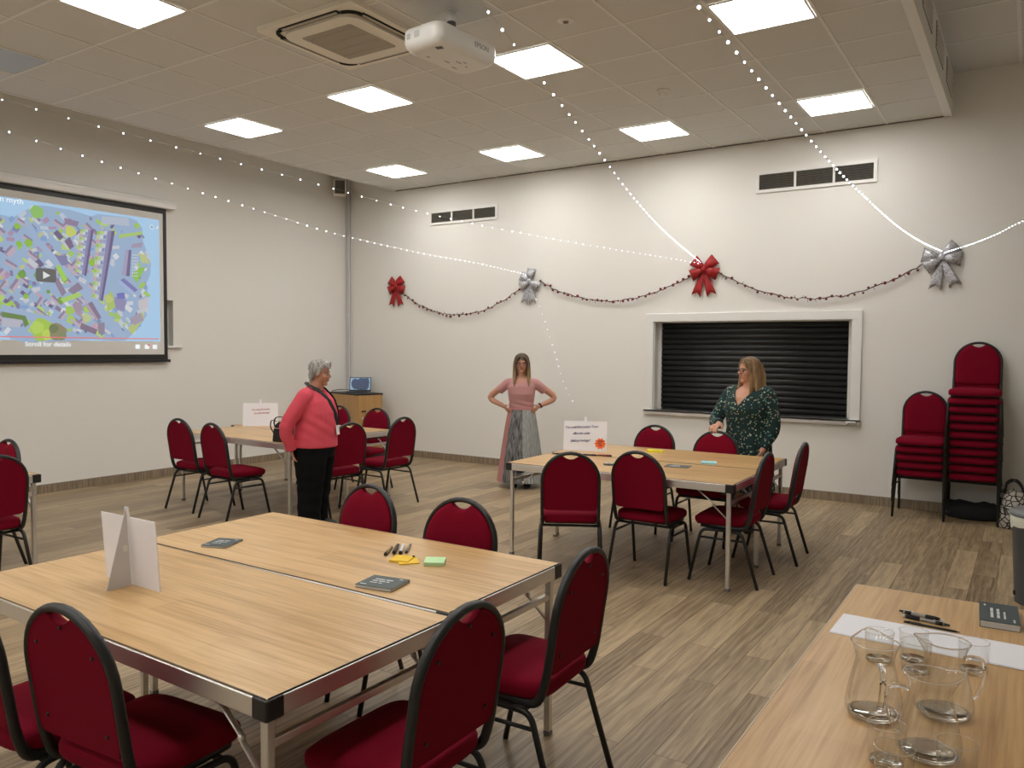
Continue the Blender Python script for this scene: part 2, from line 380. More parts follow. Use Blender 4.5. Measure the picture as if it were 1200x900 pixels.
t = thing('ceiling_cassette', 'cream square air conditioning cassette set in the ceiling beside the projector', 'air conditioner', (-4.41, 4.44, ZC))
b = B(); prism(b, rrect(.97, .97, .02), -.03, 0); obj('face_panel', b, M_ac, t)
b = B()
fs = prism(b, rrect(.74, .74, .13, 8), -.052, -.03); obj('inner_panel', b, M_ac, t)
b = B(); prism(b, rrect(.50, .50, .015), -.056, -.050)
for k in range(23): box(b, (-.24 + k * .0218, 0, -.057), (.006, .49, .004))
for k in range(4): box(b, (0, -.19 + k * .126, -.058), (.49, .008, .005))
obj('intake_grille', b, M_acg, t)
for k in range(4):
    a = k * PI / 2; R = Matrix.Rotation(a, 3, 'Z')
    b = B(); box(b, R @ Vector((0, .405, -.0325)), (.60, .055, .008), R, bev=.003); o = obj('air_slot', b, M_dark, t)
    b2 = B(); box(b2, R @ Vector((0, .412, -.036)), (.56, .030, .005), R @ Matrix.Rotation(.35, 3, 'X')); obj('louvre_blade', b2, M_acg, o)
    b2 = B(); Rc = Matrix.Rotation(a + PI / 4, 3, 'Z')
    pts = [R @ Vector((.30 + .09 * math.sin(s), .31 + .095 * math.cos(s), -.033)) for s in [PI / 2 * i / 8 for i in range(9)]]
    tube(b2, pts, .016, 6, ref=(0, 0, 1)); obj('corner_gap', b2, M_dark, t)

t = thing('projector', 'white projector hanging from the ceiling on a short pole', 'projector', (-3.485, 4.505, 3.675), math.radians(-5))
pw, pd, ph = .36, .64, .148
b = B()
prof = [(.74, 0), (.82, .004), (.92, .022), (.975, .040), (1.0, .062), (1.0, .115), (.985, .135), (.94, ph)]
rings = []
for s, z in prof:
    rings.append([b.verts.new((x * s, y * (1 - (1 - s) * .75), z)) for x, y in rrect(pw, pd, .075, 7)])
for A, C_ in zip(rings, rings[1:]): ring_faces(b, A, C_, 0)
b.faces.new(rings[0][::-1]); b.faces.new(rings[-1]); obj('housing', b, M_white, t)
b = B(); lathe(b, [(.0, .335), (.035, .335), (.035, .265), (.026, .263), (.026, .25), (0, .25)], 16); obj('pole_collar', b, M_white, t)
b = B(); lathe(b, [(.0, .265), (.032, .265), (.032, .15), (.05, .145), (.05, .13), (0, .13)], 16); obj('mount_pole', b, mat('mount_grey', (.10, .10, .105), rough=.5), t)
b = B(); box(b, (0, 0, .340), (.075, .075, .008)); obj('ceiling_plate', b, M_white, t)
M_pm = mat('projector_marks', (.30, .30, .30), rough=.6)
b = B(); box(b, (-.02, -pd / 2 - .001, .092), (.045, .004, .04), bev=.004); obj('port_window', b, mat('projector_clear_panel', (.62, .62, .60), rough=.25), t)
b = B(); box(b, (-.10, -pd / 2 + .004, .09), (.035, .012, .04), bev=.004)
for k in range(4): box(b, (-.10, -pd / 2 - .002, .076 + k * .009), (.03, .003, .004))
obj('air_vent', b, mat('projector_vent', (.55, .55, .53), rough=.5), t)
b = B(); box(b, (.10, -.225, .006), (.05, .04, .016), Matrix.Rotation(.3, 3, 'Z')); obj('sensor_window', b, M_black, t)
b = B()
for x, y, sx in ((-.1, -.15, .03), (-.05, .0, .05), (.02, .06, .05), (.06, .09, .03), (-.1, .12, .05), (.0, .16, .02)): box(b, (x * .8, y, -.0005), (.008, sx, .003))
obj('underside_marks', b, M_pm, t)
text_obj('maker_name', 'EPSON', .05, M_pm, t, Matrix.Translation((pw / 2 + .0005, .12, .088)) @ Matrix.Rotation(PI / 2, 4, 'Z') @ Matrix.Rotation(PI / 2, 4, 'X'))

t = thing('motion_sensor', 'small round recessed sensor in a ceiling tile', 'sensor', (-2.886, 5.08, ZC + .0005))
b = B(); lathe(b, [(0, -.006), (.03, -.012), (.045, -.008), (.06, -.003), (.06, 0)], 24); obj('bezel', b, M_grid, t)
b = B(); ball(b, (0, 0, -.012), (.022, .022, .012)); obj('lens', b, mat('sensor_lens', (.22, .20, .17), rough=.3), t)
t = thing('smoke_detector', 'white round smoke detector on a ceiling tile', 'smoke detector', (-2.894, 6.907, ZC))
b = B(); lathe(b, [(0, -.02), (.05, -.02), (.058, -.012), (.058, 0)], 24); obj('base', b, M_white, t)
b = B(); lathe(b, [(0, -.055), (.02, -.055), (.032, -.045), (.036, -.02)], 20); obj('sensor_head', b, M_white, t)
for k in range(3):
    a = k * 2 * PI / 3; b = B(); box(b, (.036 * math.cos(a), .036 * math.sin(a), -.033), (.006, .012, .026), Matrix.Rotation(a, 3, 'Z')); obj('cage_rib', b, M_white, t)

def wall_vent(x0, x1, z0, z1, label):
    t = thing('wall_vent', label, 'vent', ((x0 + x1) / 2, YB, (z0 + z1) / 2), 0, 'grilles high on the back wall')
    W, Hh = x1 - x0, z1 - z0; f = .035
    b = B()
    box(b, (0, -.009, Hh / 2 - f / 2), (W, .018, f)); box(b, (0, -.009, -Hh / 2 + f / 2), (W, .018, f))
    iw = (W - 2 * f - 2 * .024) / 3
    for x in (-W / 2 + f / 2, W / 2 - f / 2): box(b, (x, -.009, 0), (f, .018, Hh - 2 * f))
    for x in (-iw / 2 - .012, iw / 2 + .012): box(b, (x, -.009, 0), (.024, .018, Hh - 2 * f))
    obj('frame', b, M_gloss, t)
    b = B(); box(b, (0, -.002, 0), (W - 2 * f, .004, Hh - 2 * f)); obj('backing', b, mat('vent_dark', (.018, .017, .015), rough=.9), t)
    n = 9
    for c in (-iw - .024, 0, iw + .024):
        b = B()
        for k in range(n): box(b, (c, -.009, -Hh / 2 + f + (k + .5) * (Hh - 2 * f) / n), (iw, .014, .003), Matrix.Rotation(-.6, 3, 'X'))
        obj('louvre_bank', b, mat('vent_louvre', (.20, .19, .165), rough=.5), t)
wall_vent(-7.46, -6.252, 3.44, 3.65, 'white framed three-bay grille left, above the first red bow')
wall_vent(-2.68, -1.41, 3.43, 3.67, 'white framed three-bay grille high above the serving hatch')
b = B()
for k in range(5):
    box(b, (RX1 + .027, 8.7 - k * .95, (ZC + ZH) / 2 + .03), (.008, .62, .22)); 
    for j in range(6): box(b, (RX1 + .032, 8.7 - k * .95, ZC + .14 + j * .037), (.006, .60, .008), mi=1)
struct('trim_5', b, [mat('grille_board', (.40, .36, .30), rough=.7), M_grid])

t = thing('corner_speaker', 'small grey loudspeaker high in the corner by the pipe', 'speaker', (XL + .14, 8.84, 4.10), math.radians(48))
b = B(); box(b, (0, 0, 0), (.19, .17, .24), bev=.015); obj('cabinet', b, M_ac, t)
b = B(); box(b, (0, -.088, 0), (.15, .008, .20), bev=.003); obj('grille', b, mat('speaker_grille', (.10, .095, .08), rough=.7), t)
b = B(); tube(b, fillet([(0, .05, .02), (0, .12, .02), (0, .215, .02)], .04), .012, 8); obj('bracket', b, M_ac, t)
t = thing('cable_trunking', 'pale grey vertical trunking in the wall corner behind the laptop', 'cable trunking', (XL + .045, YB - .03, 0))
b = B(); box(b, (0, 0, 2.22), (.075, .055, 4.40), bev=.004); obj('trunk', b, mat('trunking_grey', (.66, .65, .66), rough=.45), t)
b = B(); box(b, (.0, -.029, 2.22), (.004, .004, 4.40)); box(b, (.0385, 0, 2.22), (.003, .012, 4.40)); obj('cover_seam', b, mat('seam_grey', (.34, .34, .35), rough=.6), t)

# ------------------------------------------------------------------ serving hatch with roller shutter
t = thing('roller_shutter', 'closed dark roller shutter in a white framed serving hatch', 'shutter', ((HX0 + HX1) / 2, YB, HZ0))
hw, hh = HX1 - HX0, HZ1 - HZ0
b = B(); fw = .10
box(b, (0, -.015, hh + fw / 2), (hw + 2 * fw, .03, fw), bev=.004)
for s in (-1, 1): box(b, (s * (hw / 2 + fw / 2), -.015, hh / 2 - .0), (fw, .03, hh + .002), bev=.004)
obj('surround', b, M_gloss, t)
b = B()
for s in (-1, 1): box(b, (s * (hw / 2 - .006), .075, hh / 2), (.012, .15, hh)); box(b, (s * (hw / 2 - .03), .13, hh / 2), (.05, .05, hh))
box(b, (0, .075, hh - .006), (hw - .02, .15, .012)); obj('guide_channel', b, mat('reveal_paint', (.66, .65, .61), rough=.4), t)
b = B(); n = 16; p = (hh - .02) / n; sec = []
for k in range(n):
    for j in range(8):
        u = j / 8; sec.append((.14 - .017 * math.sin(PI * u) ** .7 if j else .146, .012 + (k + u) * p))
sec.append((.146, .012 + n * p))
va = [b.verts.new((-hw / 2 + .03, y, z)) for y, z in sec]; vb = [b.verts.new((hw / 2 - .03, y, z)) for y, z in sec]
for k in range(len(sec) - 1): f = b.faces.new((va[k], vb[k], vb[k + 1], va[k + 1])); f.smooth = True
o = obj('shutter_curtain', b, mat('shutter_anthracite', (.022, .023, .025), rough=.42, metal=.2), t)
sm = o.modifiers.new('thick', 'SOLIDIFY'); sm.thickness = .003
b = B(); box(b, (0, .05, -.012), (hw + .22, .20, .024), bev=.002); box(b, (0, -.046, -.03), (hw + .22, .008, .06), bev=.002)
for k in range(9): lathe(b, [(0, .0), (.006, 0), (.006, .004), (0, .004)], 10, c=(-hw / 2 + k * hw / 8, -.05, -.03))
obj('sill', b, M_alu, t)
b = B(); box(b, (hw / 2 + .02, -.07, -.03), (.11, .04, .03), bev=.006); tube(b, [(hw / 2 - .02, -.08, -.03), (hw / 2 - .02, -.08, -.06)], .012); obj('bolt_latch', b, M_steel, t)
# ------------------------------------------------------------------ chairs
def back_y(z): return -.178 - (z - .47) * (.067 / .45)      # the back leans: y of the back plane at height z
AZ, AR = .72, .20                                            # centre height and radius of the round top
def make_chair(label, group, screws=False):
    t = thing('banquet_chair', label, 'chair', (0, 0, 0), 0, group)
    # seat: domed cushion
    b = B(); rings = []
    for z, s in ((.413, .92), (.416, .97), (.428, 1.0), (.450, 1.0), (.466, .975), (.476, .90), (.482, .70), (.484, .35)):
        ring = []
        for k in range(40):
            a = 2 * PI * k / 40; ca, sa = math.cos(a), math.sin(a); n = .36
            x = abs(ca) ** n * math.copysign(1, ca) * .218 * s; y = abs(sa) ** n * math.copysign(1, sa) * .200 * s
            x *= 1 + .05 * (y / .21)
            drop = .018 * max(0, (y - .10) / .11) ** 2 if z > .45 else 0
            ring.append(b.verts.new((x, y + .030, z - drop)))
        rings.append(ring)
    for A, C_ in zip(rings, rings[1:]): ring_faces(b, A, C_, 0)
    b.faces.new(rings[0][::-1]); b.faces.new(rings[-1])
    obj('seat', b, M_fab, t)
    b = B(); box(b, (0, .03, .409), (.36, .35, .012), bev=.004); obj('seat_board', b, M_soft, t)
    # back frame: one bent tube, round at the top and turned forward under the seat
    pts = [(-.188, .17, .400), (-.196, -.02, .400), (-.198, -.148, .398), (-.2, back_y(.50) + .002, .49), (-.2, back_y(AZ), AZ)]
    pts = fillet(pts, .075, 6)
    for k in range(1, 18):
        a = PI - PI * k / 18; z = AZ + AR * math.sin(a); pts.append(Vector((AR * math.cos(a), back_y(z), z)))
    right = [Vector((-p.x, p.y, p.z)) for p in pts[:len(pts) - 17]][::-1]
    b = B(); tube(b, pts + right, [(.0165, .0125)] * (len(pts) + len(right)), 10, ref=(0, 1, .15)); obj('back_frame', b, M_frame, t)
    # back pad with the scooped hand hold
    def pad_outline(R, z0):
        o = []
        o += [(-R + .03, z0), (R - .03, z0)]
        o += [(R - .03 + .03 * math.sin(a), z0 + .03 - .03 * math.cos(a)) for a in (.4, .8, 1.2, PI / 2)]
        c = math.asin(.058 / R)
        a = 0.0; A1 = PI / 2 - c
        for k in range(0, 13): a = A1 * k / 12; o.append((R * math.cos(a), AZ + R * math.sin(a)))
        ze = AZ + R * math.cos(c)
        for k in range(1, 10):
            u = .058 - .116 * k / 10; o.append((u, ze - .026 * (1 - (u / .058) ** 2)))
        for k in range(12, -1, -1): a = A1 * k / 12; o.append((-R * math.cos(a), AZ + R * math.sin(a)))
        o += [(-R + .03 - .03 * math.sin(a), z0 + .03 - .03 * math.cos(a)) for a in (PI / 2, 1.2, .8, .4)]
        return o
    ol = pad_outline(.191, .508); cx, cz = 0, .70
    b = B(); rings = []
    for d, s in ((-.010, .97), (-.013, .985), (-.008, 1.0), (.012, 1.0), (.022, .975), (.028, .90), (.031, .70), (.032, .4)):
        rings.append([b.verts.new((cx + (x - cx) * s, back_y(cz + (z - cz) * s) + d, cz + (z - cz) * s)) for x, z in ol])
    for A, C_ in zip(rings, rings[1:]): ring_faces(b, A, C_, 0)
    b.faces.new(rings[0][::-1]); b.faces.new(rings[-1])
    bk = obj('backrest', b, M_fab, t)
    if screws:
        for x, z in ((-.13, .80), (.13, .80), (0, .865), (-.14, .57), (.14, .57)):
            b = B(); ball(b, (x, back_y(z) - .012, z), (.006, .004, .006), u=8, v=6); obj('screw', b, M_frame, bk)
    # legs, each with its bend under the seat
    for s in (-1, 1):
        for e, foot, knee, top in ((-1, (s * .226, -.245, .0), (s * .213, -.128, .376), (s * .212, .02, .380)), (1, (s * .226, .243, .0), (s * .213, .160, .376), (s * .212, .015, .380))):
            b = B(); tube(b, fillet([foot, knee, top], .045, 5), .0118, 9, ref=(1, 0, 0))
            obj('leg', b, M_frame, t)
        b = B(); tube(b, [(s * .214, -.15, .318), (s * .214, .176, .318)], .008, 8); obj('side_stretcher', b, M_frame, t)
    b = B()
    for y in (-.10, .12): tube(b, [(-.212, y, .381), (.212, y, .381)], .010, 8)
    obj('seat_frame', b, M_frame, t)
    return t
placed = {}
def put_chair(x, y, deg, label, group, scr=False):
    first = placed.get(scr)
    if first is None:
        c = make_chair(label, group, scr); placed[scr] = c; c.location = (x, y, 0); c.rotation_euler = (0, 0, math.radians(deg)); return c
    return copy_tree(first, (x, y, 0), math.radians(deg), label, group)
GF, GM, GL, GE = 'crimson chairs at the front table', 'crimson chairs at the right-hand table', 'crimson chairs at the far left table', 'crimson chairs at the left edge table'
put_chair(-2.90, 2.81, 176, 'crimson padded chair facing us behind the front table, the left of two there', GF)
put_chair(-2.25, 2.785, 183, 'crimson padded chair facing us behind the front table, the right of two there', GF)
put_chair(-1.56, 2.515, 92, 'crimson chair at the far half of the front table\'s right end', GF, True)
put_chair(-1.55, 1.777, 90, 'crimson chair seen from behind nearest the front table\'s right corner', GF, True)
put_chair(-2.25, 1.37, 4, 'crimson chair with round black-edged back in the left foreground', GF, True)
put_chair(-2.70, 1.29, 3, 'crimson chair cut by the left frame edge in the foreground', GF, True)
put_chair(-2.78, 5.03, 29, 'crimson chair seen straight from behind, leftmost at the right-hand table', GM)
put_chair(-2.31, 5.39, 0, 'crimson chair turned half away on the near side of the right-hand table', GM)
put_chair(-1.77, 5.63, 91, 'crimson chair tucked in behind the silver corner leg of the right-hand table', GM)
put_chair(-1.70, 6.40, 93, 'crimson chair at the far corner of the right-hand table, nearest the stacked chairs', GM)
put_chair(-2.973, 6.79, 179, 'crimson chair behind the right-hand table by the yellow sticky note', GM)
put_chair(-2.308, 6.62, 181, 'crimson chair with a woman\'s hand resting on its back', GM)
put_chair(-7.08, 4.985, 0, 'crimson chair farthest left on the near side of the far left table', GL)
put_chair(-6.40, 4.885, -4, 'crimson chair next to the grey-haired woman, on the near side of the table', GL)
put_chair(-5.67, 5.50, 82, 'crimson chair directly right of the woman in the coral jumper', GL)
put_chair(-5.67, 6.24, 88, 'crimson chair at the right end of the far left table, farther from us', GL)
put_chair(-7.111, 6.73, 180, 'crimson chair showing between the coral jumper and the wooden cabinet', GL)
put_chair(-6.464, 6.72, 181, 'crimson chair in front of the right side of the wooden cabinet', GL)
put_chair(-5.86, 2.44, 92, 'crimson chair seen from behind at the left edge, in front of a table end', GE)
put_chair(-6.508, 2.68, 180, 'small-looking crimson chair at the left edge behind another chair back', GE)
ORD = ['first', 'second', 'third', 'fourth', 'fifth', 'sixth', 'seventh', 'eighth', 'ninth', 'tenth', 'eleventh']
def stack(x, y, n, what, group):
    for k in range(n):
        pos = 'topmost' if k == n - 1 else 'bottom' if k == 0 else ORD[k] + ' from the floor'
        c = put_chair(x + .003 * math.sin(k * 2.1), y - .008 * k, 180, 'stacked crimson chair, %s in the %s' % (pos, what), group)
        c.location.z = (.078 if n < 8 else .0815) * k
stack(-.885, 8.875, 5, 'shorter stack by the shutter', 'chairs in the shorter stack')
stack(-.435, 8.905, 11, 'taller stack by the bags', 'chairs in the taller stack')

# ------------------------------------------------------------------ folding tables
TZ = .74
def make_table(label, group, L_=1.83, W_=.78):
    t = thing('folding_table', label, 'table', (0, 0, 0), 0, group)
    b = B(); box(b, (0, 0, TZ - .012), (L_ - .012, W_ - .012, .024)); obj('tabletop', b, M_top, t)
    b = B()
    for s in (-1, 1):
        box(b, (0, s * (W_ / 2 - .006), TZ - .031), (L_ - .10, .012, .054), bev=.003)
        box(b, (s * (L_ / 2 - .006), 0, TZ - .031), (.012, W_ - .10, .054), bev=.003)
    obj('edge_rail', b, M_alu, t)
    b = B()
    for s in (-1, 1):
        box(b, (0, s * (W_ / 2 - .0075), TZ - .002), (L_ - .02, .003, .0045)); box(b, (s * (L_ / 2 - .0075), 0, TZ - .002), (.003, W_ - .02, .0045))
    obj('edge_seal', b, M_black, t)
    for sx in (-1, 1):
        for sy in (-1, 1):
            b = B(); c = (sx * (L_ / 2 - .0285), sy * (W_ / 2 - .0285))
            box(b, (sx * (L_ / 2 - .006), c[1] , TZ - .031), (.016, .058, .058), bev=.004); box(b, (c[0], sy * (W_ / 2 - .006), TZ - .031), (.058, .016, .058), bev=.004)
            obj('corner_cap', b, M_black, t)
            lx, ly = sx * (L_ / 2 - .040), sy * (W_ / 2 - .036)
            b = B(); box(b, (lx, ly, (TZ - .055) / 2 + .006), (.028, .028, TZ - .067), bev=.004); lg = obj('leg', b, M_steel, t)
            b = B(); box(b, (lx, ly, .01), (.032, .032, .02), bev=.004); obj('foot_cap', b, mat('grey_rubber', (.18, .18, .18), rough=.7), lg)
            b = B()
            pts = [(lx - sx * .006, ly, .49), (lx - sx * .10, ly, .575), (lx - sx * .115, ly, .60), (lx - sx * .235, ly, TZ - .05)]
            tube(b, pts, [(.004, .010)] * 4, 8, ref=(1, 0, 1)); ball(b, (lx - sx * .108, ly, .588), .012, u=10, v=6)
            obj('folding_strut', b, M_steel, t)
        b = B()
        box(b, (sx * (L_ / 2 - .040), 0, .60), (.022, W_ - .10, .024), bev=.003)
        obj('cross_bar', b, M_steel, t)
        b = B(); box(b, (sx * (L_ / 2 - .085), 0, TZ - .075), (.03, W_ - .10, .02)); obj('under_bar', b, M_frame, t)
    for sy in (-1, 1):
        b = B(); box(b, (0, sy * (W_ / 2 - .14), TZ - .034), (L_ - .05, .03, .018)); obj('under_rail', b, M_frame, t)
    return t
TG = 'oak-topped folding tables set in pairs'
t0 = make_table('oak folding table in the foreground holding the white card stand', TG)
t0.location = (-2.525, 1.722, 0); t0.rotation_euler = (0, 0, math.radians(-.6))
copy_tree(t0, (-2.555, 2.508, 0), 0, 'oak folding table behind the seam in the foreground, with pens and notes', TG)
copy_tree(t0, (-2.565, 5.62, 0), math.radians(.6), 'oak folding table nearer half under the orange-starred sign', TG)
copy_tree(t0, (-2.60, 6.402, 0), math.radians(.6), 'oak folding table farther half by the woman in the floral dress', TG)
copy_tree(t0, (-6.645, 5.42, 0), math.radians(-2.2), 'oak folding table under the black handbag, nearer half of the far left pair', TG)
copy_tree(t0, (-6.79, 6.205, 0), math.radians(-2.2), 'oak folding table by the red-lettered sign, farther half of the far left pair', TG)
copy_tree(t0, (-6.735, 2.43, 0), 0, 'oak folding table whose end shows at the left edge', TG)

# side table at the lower right
t = thing('side_table', 'plain oak table in the lower right corner with jugs and glasses', 'table', (-.14, 2.385, 0))
b = B(); box(b, (0, 0, TZ - .016), (.80, 1.81, .032), bev=.002); obj('tabletop', b, M_desk, t)
b = B()
for s in (-1, 1): box(b, (s * .4015, 0, TZ - .016), (.003, 1.81, .032)); box(b, (0, s * .9065, TZ - .016), (.806, .003, .032))
obj('edge_band', b, mat('pale_edge_band', (.62, .52, .38), rough=.4), t)
for sx in (-1, 1):
    for sy in (-1, 1):
        b = B(); box(b, (sx * .35, sy * .84, .354), (.035, .035, .708), bev=.004); obj('leg', b, M_steel, t)
b = B()
for sx in (-1, 1): box(b, (sx * .35, 0, .685), (.03, 1.66, .04))
obj('apron_rail', b, M_steel, t)

# ------------------------------------------------------------------ things on the side table
def jug(x, y, hdeg, label):
    t = thing('glass_jug', label, 'jug', (x, y, TZ), math.radians(hdeg), 'glass water jugs')
    out = [(.0, 0), (.050, 0), (.060, .004), (.0675, .018), (.068, .032), (.064, .055), (.057, .088), (.049, .120), (.0445, .140), (.0445, .150), (.048, .166), (.0535, .182), (.0555, .186)]
    inn = [(.0540, .1865), (.0510, .181), (.0458, .166), (.0422, .151), (.0422, .139), (.0466, .119), (.0546, .087), (.0616, .055), (.0655, .033), (.0640, .022), (.052, .013), (0, .011)]
    b = B(); lathe(b, out, 48)
    for v in b.verts:                                          # pull the rim into a pouring lip opposite the handle
        if v.co.z > .150:
            a = math.atan2(v.co.y, v.co.x); w = max(0, math.cos(a - PI)) ** 6 * (v.co.z - .150) / .036
            v.co.x -= .016 * w; v.co.z += .010 * w
    obj('vessel', b, M_glass, t)
    b = B(); lathe(b, [(0, .002), (.046, .002), (.056, .006), (.060, .012), (.050, .0145), (0, .013)], 40); obj('thick_base', b, M_solid, t)
    b = B(); tube(b, [Vector((.0552 * math.cos(a) - .016 * max(0, math.cos(a - PI)) ** 6, .0552 * math.sin(a), .1865 + .010 * max(0, math.cos(a - PI)) ** 6)) for a in [2 * PI * k / 48 for k in range(48)]], .0019, 8, ref=(0, 0, 1), closed=True); obj('rim', b, M_solid, t)
    b = B(); tube(b, catmull([(.0435, 0, .147), (.062, 0, .152), (.084, 0, .146), (.090, 0, .120), (.083, 0, .085), (.072, 0, .056), (.0635, 0, .050)], 5), [(.0045, .007)] * 31, 10, ref=(0, 0, 1)); obj('handle', b, M_solid, t)
jug(-.301, 2.115, -70, 'clear glass jug standing apart at the left on the side table')
jug(-.166, 1.975, 195, 'clear glass jug nearest us, between the front tumblers')
jug(-.156, 2.222, 20, 'clear glass jug behind another, its pouring lip pointing up')
first = None
for x, y, lab in ((-.346, 2.505, 'glass tumbler on the white paper behind the left jug'), (-.262, 2.565, 'glass tumbler on the paper, farther of the touching pair'), (-.246, 2.475, 'glass tumbler on the paper, nearer of the touching pair'),
                  (-.110, 2.57, 'glass tumbler mostly hidden behind the lipped jug'), (-.240, 1.885, 'glass tumbler at the left of the nearest jug\'s base'), (-.212, 1.785, 'glass tumbler nearest us at the bottom frame edge'), (-.105, 1.882, 'glass tumbler at the right of the nearest jug\'s base')):
    if first is None:
        t = thing('glass_tumbler', lab, 'glass', (x, y, TZ), 0, 'glass tumblers'); first = t
        b = B(); lathe(b, [(0, 0), (.034, 0), (.0365, .003), (.0395, .088)], 40); obj('tumbler_wall', b, M_glass, t)
        b = B(); lathe(b, [(0, .0015), (.032, .0015), (.0345, .004), (.0335, .009), (0, .008)], 32); obj('thick_base', b, M_solid, t)
        b = B(); tube(b, [Vector((.0394 * math.cos(a), .0394 * math.sin(a), .088)) for a in [2 * PI * k / 40 for k in range(40)]], .0010, 8, ref=(0, 0, 1), closed=True); obj('rim', b, M_solid, t)
    else: copy_tree(first, (x, y, TZ), 0, lab)
pz = TZ
t = thing('paper_banner', 'long strip of folded white paper lying across the side table', 'paper', (-.515, 2.775, pz), math.radians(-1))
b = B()
for k, (x0, w) in enumerate(((0, .375), (.37, .38))):
    for j in range(2): box(b, (x0 + w / 2, .003 * j, .0012 + .0014 * j + .0008 * k), (w, .215 - .004 * j, .0012))
obj('sheets', b, M_paper, t)
b = B(); box(b, (.155, .02, .0036), (.0012, .05, .0004), Matrix.Rotation(-.5, 3, 'Z')); box(b, (.55, -.01, .0044), (.0012, .08, .0004)); obj('pen_strokes', b, mat('pen_ink', (.35, .35, .38), rough=.7), t)
def pen(x, y, z, deg, label, body=M_black, L_=.14, click=True, tip=M_steel, group=None, r=.0048, grip=False):
    t = thing('pen', label, 'pen', (x, y, z + r), math.radians(deg), group)
    b = B(); tube(b, [(-L_ * .5 + .012, 0, 0), (-L_ * .5 + .05, 0, 0), (L_ * .28, 0, 0), (L_ * .40, 0, 0)], [r * .9, r, r, r * .95], 10); obj('barrel', b, body, t)
    b = B(); tube(b, [(-L_ * .5, 0, 0), (-L_ * .5 + .013, 0, 0)], [r * .2, r * .85], 10); obj('tip', b, tip, t)
    b = B(); tube(b, [(L_ * .40, 0, 0), (L_ * .5, 0, 0)], [r * .7, r * .55] if click else [r * 1.1, r * .9], 10); obj('button' if click else 'cap', b, M_black, t)
    b = B(); box(b, (L_ * .30, 0, r * 1.05), (.04, .004, .0015)); obj('clip', b, tip, t)
    if grip:
        b = B(); tube(b, [(-L_ * .5 + .016, 0, 0), (-L_ * .5 + .03, 0, 0), (-L_ * .5 + .055, 0, 0), (-L_ * .5 + .06, 0, 0)], [r * 1.05, r * 1.35, r * 1.3, r * 1.02], 10); tube(b, [(L_ * .22, 0, 0), (L_ * .36, 0, 0)], [r * 1.2, r * 1.15], 10); obj('grip', b, M_soft, t)
M_clr = mat('grey_clear_plastic', (.30, .29, .28), rough=.25)
pen(-.285, 3.00, pz, 168, 'black and clear ballpoint lying farthest back beside the booklet', M_clr, .145, True, M_steel, 'pens on the side table', .0062, True)
pen(-.27, 2.955, pz, -8, 'black and clear ballpoint in the middle of the three on the side table', M_clr, .150, True, M_steel, 'pens on the side table', .0062, True)
pen(-.245, 2.892, pz + .003, 176, 'slim black pen lying on the edge of the white paper strip', M_black, .165, False, M_black, 'pens on the side table', .0042)
M_slate = mat('slate_cover', (.035, .058, .062), rough=.45)
M_ink = mat('pale_print', (.62, .66, .66), rough=.6)
def booklet(x, y, deg, L_, W_, th, label):
    t = thing('booklet', label, 'booklet', (x, y, TZ), math.radians(deg), 'slate grey booklets')
    b = B(); box(b, (0, 0, th / 2), (L_ - .004, W_ - .004, th - .002)); obj('pages', b, mat('booklet_pages', (.66, .66, .66), rough=.8, var=.1, vscale=300, vstretch=(.02, .02, 1)), t)
    b = B(); box(b, (0, 0, th), (L_, W_, .0012)); box(b, (0, 0, .0006), (L_, W_, .0012)); box(b, (0, W_ / 2 - .0005, th / 2), (L_, .001, th)); obj('cover', b, M_slate, t)
    b = B()
    rows = ((.010, .012, (.30, .22)), (-.006, .012, (.18, .20, .12)), (-.022, .008, (.24, .14)))
    for yy, hgt, ws in rows:
        x0 = -L_ * .30
        for wd in ws: box(b, (x0 + wd * L_ / 2, yy * W_ / .1 + .01, th + .0011), (wd * L_ - .006, hgt * .7, .0006)); x0 += wd * L_
    for x0, y0 in ((-.38, -.36), (-.30, -.36), (.34, .36)): box(b, (x0 * L_, y0 * W_, th + .0011), (.014, .006, .0006))
    obj('cover_print', b, M_ink, t)
booklet(-.063, 3.127, 93, .225, .115, .022, 'slate booklet on the side table at the right frame edge')
booklet(-2.05, 2.233, 10, .16, .135, .012, 'slate booklet lying by the table seam, nearer the yellow notes')
booklet(-3.088, 2.285, 22, .125, .145, .008, 'slate booklet lying beside the white card stand')
t = thing('leaflet', 'small grey leaflet lying on the right-hand table near its front edge', 'leaflet', (-2.27, 5.83, TZ), math.radians(8))
b = B(); box(b, (0, 0, .0015), (.19, .14, .003)); obj('sheet', b, mat('leaflet_grey', (.10, .115, .12), rough=.5), t)
b = B()
for k in range(4): box(b, (-.02, -.035 + k * .022, .0034), (.09 - .012 * k, .008, .0006))
obj('print_lines', b, M_ink, t)
t = thing('badge_disc', 'small dark oval object half hidden behind a chair back on the right-hand table', 'badge', (-2.745, 5.585, TZ), 0)
b = B(); lathe(b, [(0, 0), (.042, 0), (.045, .004), (.040, .010), (0, .011)], 24); obj('disc', b, M_slate, t)
b = B(); lathe(b, [(.020, .0105), (.030, .0115), (.030, .0125), (.020, .0125)], 20, close_profile=True); obj('disc_ring', b, M_ink, t)
def notepad(x, y, deg, w, d, th, col, label, nm):
    t = thing('sticky_note_pad', label, 'sticky notes', (x, y, TZ), math.radians(deg), 'sticky note pads')
    m = mat(nm, col, rough=.75); b = B(); box(b, (0, 0, th / 2), (w, d, th)); obj('note_block', b, m, t)
    b = B(); box(b, (.0, .0, th + .0012), (w, d, .0006), Euler((.02, .015, .02)).to_matrix()); obj('top_note', b, m, t)
    return t, m
t, m = notepad(-2.225, 2.545, 20, .085, .085, .008, (.86, .56, .04), 'yellow sticky note pad with a skewed second sheet by the four pens', 'note_yellow')
